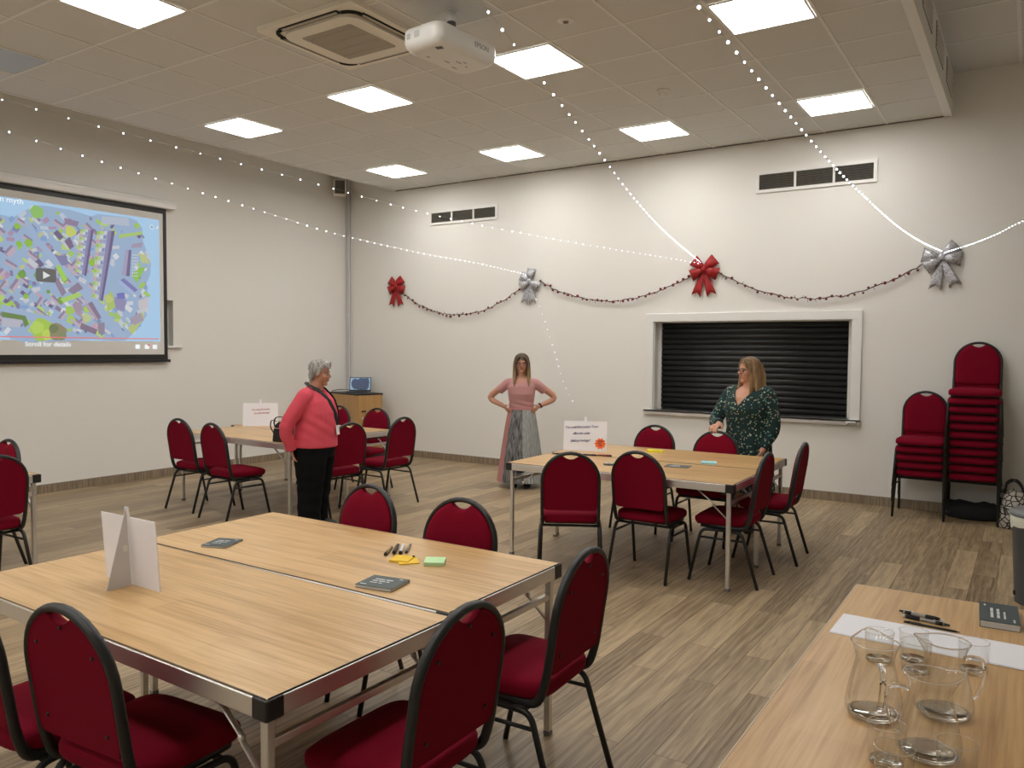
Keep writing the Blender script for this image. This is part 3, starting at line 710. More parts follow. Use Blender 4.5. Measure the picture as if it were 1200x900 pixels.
b = B(); box(b, (.035, -.018, .0022), (.085, .085, .0044), Matrix.Rotation(.5, 3, 'Z')); obj('skewed_note', b, m, t)
b = B(); ball(b, (.04, .034, .011), (.006, .006, .003), u=10, v=6); obj('dark_tab', b, M_black, t)
notepad(-2.077, 2.585, 32, .085, .085, .014, (.52, .80, .45), 'pale green sticky note pad lying alone on the front table', 'note_green')
notepad(-2.76, 6.53, 10, .14, .06, .016, (.90, .78, .04), 'bright yellow sticky note block on the right-hand table', 'note_lemon')
notepad(-2.125, 6.12, 20, .12, .10, .012, (.38, .72, .76), 'pale blue sticky note block on the right-hand table', 'note_blue')
G4 = 'four pens above the yellow notes'
pen(-2.362, 2.612, TZ, -60, 'black and tan pen, leftmost of the four pens by the yellow notes', mat('pen_tan', (.34, .22, .08), rough=.4), .14, False, M_black, G4, .0075)
pen(-2.356, 2.655, TZ, -56, 'thick black marker beside the white marker on the front table', M_black, .15, False, M_black, G4, .0085)
pen(-2.330, 2.665, TZ, -54, 'white marker pen between dark pens on the front table', M_white, .155, False, M_white, G4, .0085)
pen(-2.320, 2.697, TZ, -57, 'dark pen with a clip, rightmost of the four pens by the yellow notes', M_clr, .15, False, M_black, G4, .006)
for x, y, dg, lab in ((-3.36, 5.87, 12, 'black marker lying farthest left under the orange-starred sign'), (-3.23, 5.92, 18, 'black marker second from left under the orange-starred sign'), (-3.12, 5.965, 14, 'black marker third from left under the orange-starred sign')):
    pen(x, y, TZ, dg, lab, M_black if y != 5.92 else M_clr, .13, False, M_black, 'markers below the orange-starred sign', .007)
pen(-3.0, 6.01, TZ, 14, 'dark red marker farthest right under the orange-starred sign', mat('pen_red', (.20, .02, .02), rough=.4), .13, False, M_black, 'markers below the orange-starred sign', .007)

# ------------------------------------------------------------------ card signs with a strut at the back
def card_sign(x, y, deg, label, lines=None, ink=None, w=.385, h=.265, star=False, size=.032, lean_deg=-9):
    t = thing('card_sign', label, 'sign', (x, y, TZ), math.radians(deg), 'white card signs on struts')
    lean = Matrix.Rotation(math.radians(lean_deg), 4, 'X')
    b = B(); box(b, (0, 0, h / 2), (w, .003, h)); bmesh.ops.transform(b, matrix=lean, verts=b.verts); obj('card', b, M_paper, t)
    top = lean @ Vector((0, .002, h + .035))
    b = B(); prism(b, [(top.y + .002, top.z), (.006, .0), (.105, .0)], -.0015, .0015, Matrix(((0, 0, 1, 0), (1, 0, 0, 0), (0, 1, 0, 0), (0, 0, 0, 1)))); obj('strut', b, mat('grey_card', (.66, .655, .67), rough=.75), t)
    b = B(); box(b, (0, top.y - .003, h + .012), (.024, .004, .05), Matrix.Rotation(math.radians(lean_deg), 3, 'X')); obj('tab', b, M_paper, t)
    b = B(); box(b, (.0, .03, h * .55), (.006, .018, .022)); box(b, (.008, .028, h * .50), (.004, .02, .03)); obj('tape_piece', b, M_white, t)
    if lines:
        for k, (s, dx, dz) in enumerate(lines):
            M = lean @ Matrix.Translation((dx, -.0025, dz)) @ Matrix.Rotation(PI / 2, 4, 'X') @ Matrix.Rotation(.05, 4, 'Z')
            text_obj('handwriting', s, size, ink, t, M, shear=.35, spacing=.80)
    if star:
        b = B(); poly = [((.053 if k % 2 == 0 else .040) * math.cos(k * PI / 10), (.053 if k % 2 == 0 else .040) * math.sin(k * PI / 10)) for k in range(20)]
        M = lean @ Matrix.Translation((.137, -.004, .068)) @ Matrix.Rotation(PI / 2, 4, 'X')
        prism(b, poly, -.001, .001, M); st = obj('star_sticker', b, mat('orange_sticker', (.95, .16, .03), rough=.6), t)
        b = B()
        for dx, dz, ww in ((.005, .022, .05), (-.008, .004, .035), (.0, -.015, .03)): box(b, (0, 0, 0), (0, 0, 0)) if False else prism(b, [(dx - ww / 2, dz - .004), (dx + ww / 2, dz - .004), (dx + ww / 2, dz + .004), (dx - ww / 2, dz + .004)], .0012, .0018, M)
        obj('sticker_writing', b, mat('dark_ink', (.10, .03, .03), rough=.6), st)
    return t
card_sign(-3.30, 6.225, 20, 'white card sign with blue handwriting and an orange star sticker', (('You could the London Town', -.035, .212), ('effect the wider', -.035, .155), ('Salisbury heritage?', -.045, .090)), mat('blue_ink', (.05, .05, .22), rough=.6), star=True)
card_sign(-7.345, 5.96, 42, 'white card sign with red handwriting on the far left table', (('You want the houses', .0, .190), ('but what damage?', .015, .150)), mat('red_ink', (.42, .05, .07), rough=.6), size=.030)
card_sign(-2.835, 1.700, 181, 'blank back of a white card stand in the left foreground', None, w=.345, lean_deg=-4)

# ------------------------------------------------------------------ handbag, bags, bin
t = thing('handbag', 'black handbag with loop handle standing on the far left table', 'bag', (-5.955, 5.125, TZ), math.radians(4))
b = B(); rings = []
for z, sx, sy in ((0, .125, .06), (.006, .132, .066), (.05, .134, .068), (.11, .120, .056), (.16, .095, .036), (.185, .07, .018)):
    rings.append([b.verts.new((x, y, z)) for x, y in [(abs(math.cos(a)) ** .5 * math.copysign(1, math.cos(a)) * sx + .012 * math.sin(z * 30), abs(math.sin(a)) ** .5 * math.copysign(1, math.sin(a)) * sy) for a in [2 * PI * k / 32 for k in range(32)]]])
for A, C_ in zip(rings, rings[1:]): ring_faces(b, A, C_, 0)
b.faces.new(rings[0][::-1]); b.faces.new(rings[-1]); obj('bag_body', b, M_soft, t)
b = B(); tube(b, catmull([(-.115, 0, .10), (-.14, -.005, .17), (-.115, -.008, .222), (-.05, -.005, .235), (.02, 0, .215), (.06, .0, .18)], 6), [(.010, .004)] * 31, 8, ref=(0, 1, 0)); obj('handle', b, M_soft, t)
b = B(); tube(b, catmull([(-.125, -.03, .08), (-.152, -.04, .14), (-.140, -.035, .20), (-.09, -.02, .19)], 6), [(.008, .003)] * 19, 8, ref=(0, 1, 0)); obj('shoulder_strap', b, M_soft, t)
b = B(); box(b, (0, -.062, .13), (.16, .004, .006), Matrix.Rotation(.35, 3, 'X')); obj('zip', b, M_steel, t)

def sack(name, label, cat, x, y, m, prof, seed, group=None):
    t = thing(name, label, cat, (x, y, 0)); rnd = random.Random(seed)
    b = B(); rings = []
    ph = [rnd.uniform(0, 6) for _ in range(6)]
    for z, sx, sy, dx in prof:
        rings.append([b.verts.new((dx + math.cos(a) * sx * (1 + .07 * math.sin(3 * a + ph[0] + z * 9) + .05 * math.sin(7 * a + ph[1] + z * 14)), math.sin(a) * sy * (1 + .06 * math.sin(4 * a + ph[2])), max(0.002, z + .012 * math.sin(5 * a + ph[3])) if z > .02 else z)) for a in [2 * PI * k / 40 for k in range(40)]])
    for A, C_ in zip(rings, rings[1:]): ring_faces(b, A, C_, 0)
    b.faces.new(rings[0][::-1]); b.faces.new(rings[-1]); obj('bag_body', b, m, t)
    return t
t = sack('cloth_bag', 'slumped black cloth bag on the floor under the taller stack', 'bag', -.42, 8.97, M_soft, ((0.001, .20, .10, 0), (.01, .22, .11, 0), (.05, .24, .115, -.01), (.10, .25, .10, -.02), (.14, .24, .075, -.03), (.165, .19, .045, -.03)), 3)
b = B(); tube(b, catmull([(-.16, -.06, .15), (-.23, -.08, .12), (-.25, -.09, .06), (-.2, -.105, .02)], 5), [(.009, .004)] * 16, 8); obj('carry_strap', b, M_soft, t)
def net_material(name):
    m, nt, bs = nodes_of(name); L = nt.links.new; N = nt.nodes.new
    tc = N('ShaderNodeTexCoord'); v = N('ShaderNodeTexVoronoi'); v.feature = 'DISTANCE_TO_EDGE'; v.inputs['Scale'].default_value = 19
    L(tc.outputs['Object'], v.inputs['Vector']); r = N('ShaderNodeValToRGB'); r.color_ramp.elements[0].position = .07; r.color_ramp.elements[0].color = (.008, .008, .009, 1)
    r.color_ramp.elements[1].position = .10; r.color_ramp.elements[1].color = (.44, .41, .36, 1); r.color_ramp.interpolation = 'LINEAR'
    L(v.outputs['Distance'], r.inputs['Fac']); L(r.outputs['Color'], bs.inputs['Base Color']); bs.inputs['Roughness'].default_value = .7
    return m
t = sack('shopping_bag', 'black and cream net-patterned bag between the stack and the bin', 'bag', -.085, 8.72, net_material('net_print'), ((0.001, .11, .11, 0), (.01, .12, .125, 0), (.10, .125, .13, .0), (.22, .12, .12, .0), (.31, .11, .095, .0), (.35, .095, .06, .01)), 9)
b = B()
for s in (-1, 1): tube(b, catmull([(-.08, s * .05, .33), (-.06, s * .055, .42), (0, s * .05, .45), (.05, s * .05, .40), (.07, s * .05, .33)], 5), [(.010, .003)] * 21, 8)
obj('carry_handle', b, M_soft, t)
t = sack('rucksack', 'black bag showing behind the bin at the right frame edge', 'bag', .13, 8.80, M_soft, ((0.001, .12, .10, 0), (.01, .13, .11, 0), (.2, .14, .12, 0), (.34, .13, .10, 0), (.42, .09, .06, 0)), 5)
b = B(); tube(b, catmull([(-.05, 0, .40), (-.03, 0, .47), (.03, 0, .47), (.05, 0, .40)], 5), .008, 8); obj('carry_loop', b, M_soft, t)

t = thing('waste_bin', 'grey round bin with white liner cut by the right frame edge', 'bin', (.115, 6.19, 0), 0)
M_bin = mat('bin_grey', (.070, .080, .088), rough=.4); M_lid = mat('bin_lid_grey', (.16, .17, .175), rough=.35)
b = B(); lathe(b, [(0, .012), (.145, .012), (.150, .0), (.158, .0), (.160, .02), (.188, .555), (.194, .560), (.194, .572), (.186, .572), (.184, .55), (.156, .02), (0, .018)], 40); obj('bin_body', b, M_bin, t)
b = B(); rings = []
for z, r, am in ((.50, .1925, .012), (.535, .197, .006), (.572, .2, .003), (.578, .197, .002), (.56, .182, .002)):
    rings.append([b.verts.new(((r + .002 * math.sin(9 * a)) * math.cos(a), (r + .002 * math.sin(9 * a)) * math.sin(a), z + am * math.sin(5 * a + 1) + .5 * am * math.sin(11 * a))) for a in [2 * PI * k / 60 for k in range(60)]])
for A, C_ in zip(rings, rings[1:]): ring_faces(b, A, C_, 0)
obj('bin_liner', b, mat('liner_white', (.72, .73, .62), rough=.35), t)
b = B(); lathe(b, [(.203, .578), (.206, .585), (.203, .60), (.19, .612), (.12, .622), (0, .626)], 40); lathe(b, [(.203, .578), (.19, .576), (.18, .58), (0, .585)], 40); obj('bin_lid', b, M_lid, t)
b = B(); box(b, (-.156, -.03, .06), (.02, .05, .03), bev=.006); obj('foot_pedal', b, M_black, t)

# ------------------------------------------------------------------ cabinet and laptop
cp = Vector((-8.26, 8.46)); e1 = Vector((-math.cos(.2618), math.sin(.2618))); e2 = Vector((math.sin(.2618), math.cos(.2618)))
cw, cd, ch = .79, .43, .96
cc = cp + e1 * cw / 2 + e2 * cd / 2; crz = math.atan2(-e1.y, -e1.x)
t = thing('storage_cabinet', 'beech storage cabinet with black top standing in the room corner', 'cabinet', (cc.x, cc.y, 0), crz)
b = B(); box(b, (0, 0, ch / 2 - .02), (cw - .01, cd - .01, ch - .06), bev=.002); obj('carcass', b, M_cab, t)
b = B(); box(b, (0, 0, ch - .0125), (cw + .015, cd + .015, .025), bev=.004); obj('cabinet_top', b, M_black, t)
b = B(); box(b, (0, 0, .03), (cw - .06, cd - .06, .06)); obj('plinth', b, M_black, t)
for s in (0, 1):
    b = B()
    if s == 0: box(b, (0, -cd / 2 + .0, .50), (cw - .012, .018, .87), bev=.002)
    else: box(b, (cw / 2, 0, .50), (.018, cd - .012, .87), bev=.002)
    d = obj('door' if s else 'front_panel', b, M_cab, t)
    if s:
        b = B(); box(b, (cw / 2 + .014, -cd / 2 + .10, .70), (.016, .075, .022), bev=.006); obj('handle', b, M_black, d)
        b = B(); lathe(b, [(0, 0), (.012, 0), (.012, .006), (0, .006)], 14); bmesh.ops.transform(b, matrix=Matrix.Translation((cw / 2 + .009, -cd / 2 + .08, .60)) @ Matrix.Rotation(PI / 2, 4, 'Y'), verts=b.verts); obj('lock', b, M_steel, d)
lp = cp + e1 * .37 + e2 * .235
t = thing('laptop', 'open laptop showing a map on the wooden cabinet', 'laptop', (lp.x, lp.y, ch + .0005), math.radians(31))
lw, ld, lh = .33, .225, .215
b = B(); box(b, (0, 0, .009), (lw, ld, .016), bev=.004); obj('keyboard_base', b, mat('laptop_grey', (.05, .05, .055), rough=.4), t)
b = B(); box(b, (0, .01, .0175), (lw - .04, ld * .5, .001)); obj('keys', b, M_black, t)
R = Matrix.Translation((0, ld / 2 - .005, .016)) @ Matrix.Rotation(math.radians(-14), 4, 'X')
b = B(); box(b, (0, 0, lh / 2), (lw, .008, lh), bev=.003); bmesh.ops.transform(b, matrix=R, verts=b.verts); lid = obj('screen_lid', b, M_black, t)
LAPTOP = (lid, R @ Matrix.Translation((0, -.0045, .018)) @ Matrix.Rotation(PI / 2, 4, 'X'), lw - .02, lh - .03)
t = thing('power_cable', 'thin grey cable looping off the left of the wooden cabinet', 'cable', (0, 0, 0))
A = cp + e1 * .47 + e2 * .27
b = B(); tube(b, catmull([(A.x, A.y, ch + .006), ((cp + e1 * .62 + e2 * .20).x, (cp + e1 * .62 + e2 * .20).y, ch + .03), ((cp + e1 * .80 + e2 * .10).x, (cp + e1 * .80 + e2 * .10).y, ch + .02), ((cp + e1 * .875 + e2 * .06).x, (cp + e1 * .875 + e2 * .06).y, ch - .05), ((cp + e1 * .86 + e2 * .1).x, (cp + e1 * .86 + e2 * .1).y, ch - .5), ((cp + e1 * .87 + e2 * .15).x, (cp + e1 * .87 + e2 * .15).y, .01)], 8), .006, 6)
obj('cord', b, mat('cable_grey', (.10, .10, .11), rough=.5), t)
# ------------------------------------------------------------------ projection screen with the aerial map
EXPO = 0.0
def lin(c): return tuple((v / 255 / 12.92 if v / 255 <= .04045 else ((v / 255 + .055) / 1.055) ** 2.4) for v in c)
def picture_material(name, strength):
    m, nt, bs = nodes_of(name); L = nt.links.new
    at = nt.nodes.new('ShaderNodeVertexColor'); at.layer_name = 'Col'
    bs.inputs['Base Color'].default_value = (.03, .03, .03, 1); bs.inputs['Roughness'].default_value = .7
    L(at.outputs['Color'], bs.inputs['Emission Color']); bs.inputs['Emission Strength'].default_value = strength
    return m
class Picture:
    def __init__(self): self.bm = B(); self.cl = self.bm.loops.layers.float_color.new('Col'); self.n = 0
    def poly(self, pts, col, layer=0):
        z = .0002 + .0004 * layer + (self.n % 37) * 3e-6; self.n += 1
        f = self.bm.faces.new([self.bm.verts.new((x, y, z)) for x, y in pts])
        for l in f.loops: l[self.cl] = (*lin(col), 1)
    def disc(self, x, y, r, col, layer, n=18, wob=0.0):
        self.poly([(x + r * (1 + wob * math.sin(5 * a + x * 9)) * math.cos(a), y + r * (1 + wob * math.cos(3 * a)) * math.sin(a)) for a in [2 * PI * k / n for k in range(n)]], col, layer)
UK = ((0, .925, 240, 1.415, .00894), (60, 1.445, 255, 1.354, .0094), (120, 2.02, 270, 1.287, .00993), (187, 2.746, 262, 1.464, .01057))
def uv(X, Y):
    """picture metres of a point read off the screen photo crop"""
    x, y = X / 4, 200 + Y / 4
    for a, c in zip(UK, UK[1:]):
        if x <= c[0] or c is UK[-1]:
            t = (x - a[0]) / (c[0] - a[0]); va = a[3] - a[4] * (y - a[2]); vc = c[3] - c[4] * (y - c[2])
            return (a[1] + t * (c[1] - a[1]), va + t * (vc - va))
def town(P, PWd, PHt):
    rnd = random.Random(21)
    P.poly([(0, 0), (PWd, 0), (PWd, PHt), (0, PHt)], (176, 213, 245), 0)
    out = [(0, 205), (60, 220), (100, 200), (160, 165), (210, 165), (330, 185), (430, 215), (460, 205), (600, 220), (640, 235), (665, 270), (668, 330), (690, 390), (705, 440), (700, 490), (680, 530), (690, 580), (680, 680), (640, 740), (580, 795), (540, 800), (420, 790), (300, 800), (100, 805), (40, 790), (0, 755)]
    blob = [uv(*p) for p in out]
    left = [(.62, .06), (.3, .30), (.16, .62), (.14, .95), (.32, 1.28), (.6, 1.42)]
    P.poly(blob + left, (160, 184, 214), 1)
    def inside(x, y):
        c = False; Q = blob + left; j = len(Q) - 1
        for i in range(len(Q)):
            if (Q[i][1] > y) != (Q[j][1] > y) and x < (Q[j][0] - Q[i][0]) * (y - Q[i][1]) / (Q[j][1] - Q[i][1]) + Q[i][0]: c = not c
            j = i
        return c
    pal = [(168, 205, 96), (190, 215, 120), (205, 208, 216), (212, 218, 226), (196, 206, 222), (205, 208, 216), (178, 150, 178), (206, 165, 182), (135, 168, 214), (116, 104, 140), (140, 128, 160), (196, 200, 150), (222, 224, 230), (128, 150, 190)]
    def q(cx, cy, w, h, a, col, layer):
        ca, sa = math.cos(a), math.sin(a)
        P.poly([(cx + x * ca - y * sa, cy + x * sa + y * ca) for x, y in ((-w, -h), (w, -h), (w, h), (-w, h))], col, layer)
    for k in range(560):
        x, y = rnd.uniform(.2, 2.66), rnd.uniform(.08, 1.42)
        if not inside(x, y): continue
        if 1.9 < x < 2.45 and y > .4 and rnd.random() < .75: continue
        a = rnd.choice((-.7, -.55, -.8, .85, .1)) + rnd.uniform(-.15, .15)
        q(x, y, rnd.uniform(.012, .050), rnd.uniform(.010, .032), a, rnd.choice(pal), 2)
    for k in range(64):                                        # houses: two roof slopes each
        x, y = rnd.uniform(.25, 1.95), rnd.uniform(.15, 1.35)
        if not inside(x, y): continue
        a = rnd.choice((-.7, -.6, .9)) + rnd.uniform(-.1, .1); w, h = rnd.uniform(.045, .075), rnd.uniform(.022, .032)
        q(x, y, w, h, a, (150, 136, 164), 3); q(x - .5 * h * math.sin(a) * -1, y - .5 * h * math.cos(a), w, h * .5, a, (196, 178, 194), 4)
    for k in range(26):
        x, y = rnd.uniform(.25, 2.0), rnd.uniform(.15, 1.3)
        if inside(x, y): P.disc(x, y, rnd.uniform(.02, .05), rnd.choice(((150, 196, 70), (176, 212, 90), (122, 165, 80))), 4, 12, .15)
    U = lambda pts: [uv(*p) for p in pts]
    road = (164, 186, 216)
    P.poly(U([(330, 480), (420, 575), (560, 740), (590, 780), (545, 800), (500, 735), (395, 610), (320, 510)]), road, 5)
    P.poly(U([(130, 215), (185, 320), (260, 400), (330, 480), (320, 510), (240, 415), (160, 340), (110, 235)]), road, 5)
    P.poly(U([(0, 625), (120, 660), (260, 690), (330, 720), (320, 745), (240, 715), (110, 690), (0, 655)]), road, 5)
    for g0, g1, r0, r1 in (((345, 470), (375, 275), (440, 278), (400, 495)), ((425, 595), (455, 285), (538, 282), (478, 612))):
        P.poly(U([g1, r0, r1, g0]), (186, 196, 208), 5)
        n = 16
        for k in range(n):
            t0, t1 = k / n, (k + .8) / n
            L_ = lambda A, C_, t: (A[0] + (C_[0] - A[0]) * t, A[1] + (C_[1] - A[1]) * t)
            for s0, s1, cs in ((.0, .2, ((160, 200, 90), (196, 208, 150), (205, 170, 180))), (.22, .40, ((214, 218, 226), (170, 160, 190), (190, 214, 120))), (.42, .58, ((150, 168, 206), (205, 210, 220), (130, 148, 196)))):
                a0, a1 = L_(L_(g1, g0, t0), L_(r0, r1, t0), s0), L_(L_(g1, g0, t0), L_(r0, r1, t0), s1)
                b1, b0 = L_(L_(g1, g0, t1), L_(r0, r1, t1), s1), L_(L_(g1, g0, t1), L_(r0, r1, t1), s0)
                P.poly(U([a0, a1, b1, b0]), cs[(k * 7 + int(s0 * 10)) % 3], 6)
        L_ = lambda A, C_, t: (A[0] + (C_[0] - A[0]) * t, A[1] + (C_[1] - A[1]) * t)
        P.poly(U([L_(g1, r0, .60), L_(g1, r0, .82), L_(g0, r1, .82), L_(g0, r1, .60)]), (146, 140, 178), 6)
        P.poly(U([L_(g1, r0, .82), r0, r1, L_(g0, r1, .82)]), (112, 100, 142), 6)
    for pts, c in (([(585, 370), (600, 371), (585, 493), (565, 490)], (170, 165, 196)), ([(600, 371), (612, 372), (602, 495), (585, 493)], (118, 108, 146)),
                   ([(545, 520), (575, 503), (640, 558), (612, 580)], (128, 128, 184)), ([(545, 520), (558, 512), (625, 570), (612, 580)], (170, 186, 226)),
                   ([(245, 508), (268, 500), (305, 570), (285, 590)], (150, 134, 158)), ([(310, 560), (360, 522), (385, 552), (335, 580)], (146, 132, 156)), ([(390, 630), (425, 612), (470, 688), (445, 706)], (140, 122, 148)), ([(390, 630), (405, 622), (455, 698), (445, 706)], (184, 164, 180)),
                   ([(330, 625), (370, 615), (385, 655), (345, 665)], (170, 150, 170)), ([(372, 712), (450, 745), (440, 768), (365, 740)], (136, 118, 142)), ([(450, 715), (485, 710), (485, 760), (455, 765)], (150, 138, 160)),
                   ([(530, 590), (585, 605), (575, 660), (535, 650)], (150, 146, 186)), ([(540, 575), (575, 570), (580, 600), (545, 600)], (118, 122, 190)), ([(300, 330), (325, 310), (345, 355), (325, 370)], (130, 110, 140)), ([(300, 222), (370, 240), (360, 265), (305, 250)], (150, 130, 160)), ([(255, 395), (310, 400), (315, 440), (285, 445)], (134, 134, 176)),
                   ([(610, 490), (645, 455), (680, 450), (635, 528)], (150, 200, 92)), ([(615, 345), (665, 335), (660, 360), (610, 362)], (170, 156, 180)), ([(555, 300), (665, 285), (665, 300), (555, 318)], (176, 206, 120)), ([(640, 385), (680, 395), (700, 440), (670, 430)], (196, 204, 140)),
                   ([(258, 450), (275, 440), (312, 508), (292, 522)], (166, 214, 92)), ([(275, 600), (360, 570), (380, 585), (290, 620)], (176, 212, 110)), ([(490, 600), (520, 560), (535, 640), (500, 660)], (178, 200, 110)), ([(590, 740), (660, 660), (670, 690), (610, 770)], (190, 200, 130)),
                   ([(600, 690), (650, 665), (668, 700), (620, 725)], (170, 160, 180)), ([(640, 610), (690, 590), (688, 640), (645, 660)], (206, 200, 206)), ([(0, 690), (100, 700), (80, 735), (0, 730)], (190, 190, 205)), ([(0, 660), (110, 680), (125, 720), (105, 735), (95, 700), (0, 685)], (110, 140, 80)),
                   ([(480, 215), (600, 222), (605, 260), (480, 250)], (186, 196, 214))):
        P.poly(U(pts), c, 7)
    for X in range(620, 650, 10):
        for Y in range(395, 500, 14): q(*uv(X - (Y - 395) * .05, Y), .008, .008, 0, (214, 218, 226), 8)
    for X, Y, r, c in ((190, 745, .125, (172, 205, 84)), (165, 735, .07, (190, 218, 100)), (215, 770, .06, (196, 220, 96)), (262, 755, .095, (150, 140, 110)), (245, 740, .05, (120, 130, 90)), (280, 775, .05, (134, 146, 104)), (175, 195, .07, (150, 200, 110)), (505, 600, .05, (196, 205, 120)), (330, 285, .06, (205, 214, 110)), (400, 690, .05, (196, 206, 150)), (320, 655, .05, (170, 206, 96))): P.disc(*uv(X, Y), r, c, 8, 22, .10)
def overlay(P, PWd):
    P.poly([(0, .028), (PWd - .03, .028), (PWd - .03, .040), (0, .040)], (240, 130, 130), 10)
    x0, y0 = uv(212, 490)
    P.poly([(x0 + x, y0 + y) for x, y in rrect(.215, .15, .03)], (104, 104, 104), 10)
    P.poly([(x0 - .032, y0 - .042), (x0 + .046, y0), (x0 - .032, y0 + .042)], (236, 240, 240), 11)
    P.disc(2.645, 1.405, .03, (226, 240, 250), 10); P.disc(2.645, 1.405, .018, (150, 180, 210), 11)
    P.poly([(2.70, 1.385), (2.735, 1.395), (2.735, 1.42), (2.715, 1.435)], (226, 240, 250), 10)
M_pic = picture_material('projected_picture', .80 / 2 ** EXPO)
M_lap = picture_material('laptop_picture', .55 / 2 ** EXPO)
PW, PH, PY0, PZ0 = 2.745, 1.505, 3.11, 1.70
MS = Matrix(((0, 0, 1, 0), (1, 0, 0, 0), (0, 1, 0, 0), (0, 0, 0, 1)))
t = thing('projection_screen', 'pull-down screen with black border showing an aerial town map on the left wall', 'projector screen', (XL, 4.48, 0))
yl, yr = 3.02 - 4.48, 5.955 - 4.48
b = B(); box(b, (.065, (yl + yr) / 2, 3.402), (.12, yr - yl + .20, .105), bev=.012)
obj('screen_case', b, M_gloss, t)
b = B(); box(b, (.128, (yl + yr) / 2, 3.420), (.006, yr - yl + .18, .012)); obj('case_lip', b, M_white, t)
b = B(); box(b, (.050, (yl + yr) / 2, 2.40), (.004, yr - yl, 1.90)); fab = obj('screen_fabric', b, M_black, t)
b = B(); box(b, (.0535, (yl + yr) / 2, 2.414), (.003, yr - yl - .10, 1.745)); obj('white_field', b, mat('screen_white', (.74, .73, .70), rough=.9), t)
b = B(); box(b, (.052, (yl + yr) / 2, 1.462), (.035, yr - yl + .06, .035), bev=.006); obj('bottom_bar', b, M_black, t)
P = Picture(); town(P, PW, PH); P2 = P.bm.copy(); overlay(P, PW)
bmesh.ops.transform(P.bm, matrix=Matrix.Translation((.056, PY0 - 4.48, PZ0)) @ MS, verts=P.bm.verts)
pic = obj('projected_picture', P.bm, M_pic, t)
M_cap = mat('projected_caption', (.1, .1, .1), rough=.8, emis=lin((226, 232, 236)), estr=1.1 / 2 ** EXPO)
def on_screen(y, z): return Matrix.Translation((.0585, y - 4.48, z)) @ MS
text_obj('title_text', 'n myth', .085, M_cap, t, on_screen(*[PY0 + uv(2, 132)[0], PZ0 + uv(2, 132)[1]]), align='LEFT')
text_obj('caption_text', 'Scroll for details', .075, M_cap, t, on_screen(PY0 + uv(218, 822)[0], 1.655))
b = B()
for X in (635, 680, 718):
    y = PY0 + uv(X, 832)[0] - 4.48; box(b, (.058, y, 1.635), (.002, .055, .05))
obj('player_icons', b, M_cap, t)
b = B(); y = PY0 + uv(688, 826)[0] - 4.48; box(b, (.0595, y, 1.655), (.002, .03, .018)); obj('red_icon_mark', b, mat('projected_red', (.1, .02, .02), emis=lin((236, 120, 130)), estr=.8 / 2 ** EXPO), t)
lid, M0, lw_, lh_ = LAPTOP
bmesh.ops.transform(P2, matrix=M0 @ Matrix.Translation((-lw_ / 2, 0, 0)) @ Matrix.Diagonal((lw_ / PW, lh_ / PH, .4, 1)), verts=P2.verts)
for f in P2.faces:
    for l in f.loops:
        c = l[P2.loops.layers.float_color['Col']]; bg = sum(abs(a - d) for a, d in zip(c[:3], lin((176, 213, 245)))) < .02
        l[P2.loops.layers.float_color['Col']] = (c[0] * 1, c[1] * 1.0, c[2] * 1.0, 1) if bg else (c[0] * .22, c[1] * .27, c[2] * .42, 1)
obj('display_image', P2, M_lap, lid)

# ------------------------------------------------------------------ bows, berry garlands and strings of lights
M_red = mat('red_ribbon', (.34, .006, .008), rough=.5, sheen=.3, var=.35, vscale=25)
def glitter(name):
    m, nt, bs = nodes_of(name); L = nt.links.new
    tc = nt.nodes.new('ShaderNodeTexCoord'); v = nt.nodes.new('ShaderNodeTexVoronoi'); v.inputs['Scale'].default_value = 130
    L(tc.outputs['Object'], v.inputs['Vector']); sp = nt.nodes.new('ShaderNodeSeparateColor'); L(v.outputs['Color'], sp.inputs[0])
    r = nt.nodes.new('ShaderNodeValToRGB'); r.color_ramp.elements[0].color = (.22, .22, .24, 1); r.color_ramp.elements[1].color = (.72, .72, .76, 1)
    L(sp.outputs[0], r.inputs['Fac']); L(r.outputs['Color'], bs.inputs['Base Color']); bs.inputs['Roughness'].default_value = .4; bs.inputs['Metallic'].default_value = .35
    return m
M_sil = glitter('silver_glitter')
def ribbon(bm, pts, half, across):
    """strip along pts; half widths; across = in-plane width direction"""
    rows = []
    for p, h in zip(pts, half): rows.append((bm.verts.new(p - across * h), bm.verts.new(p), bm.verts.new(p + across * h)))
    for A, C_ in zip(rows, rows[1:]):
        for k in (0, 1): f = bm.faces.new((A[k], A[k + 1], C_[k + 1], C_[k])); f.smooth = True
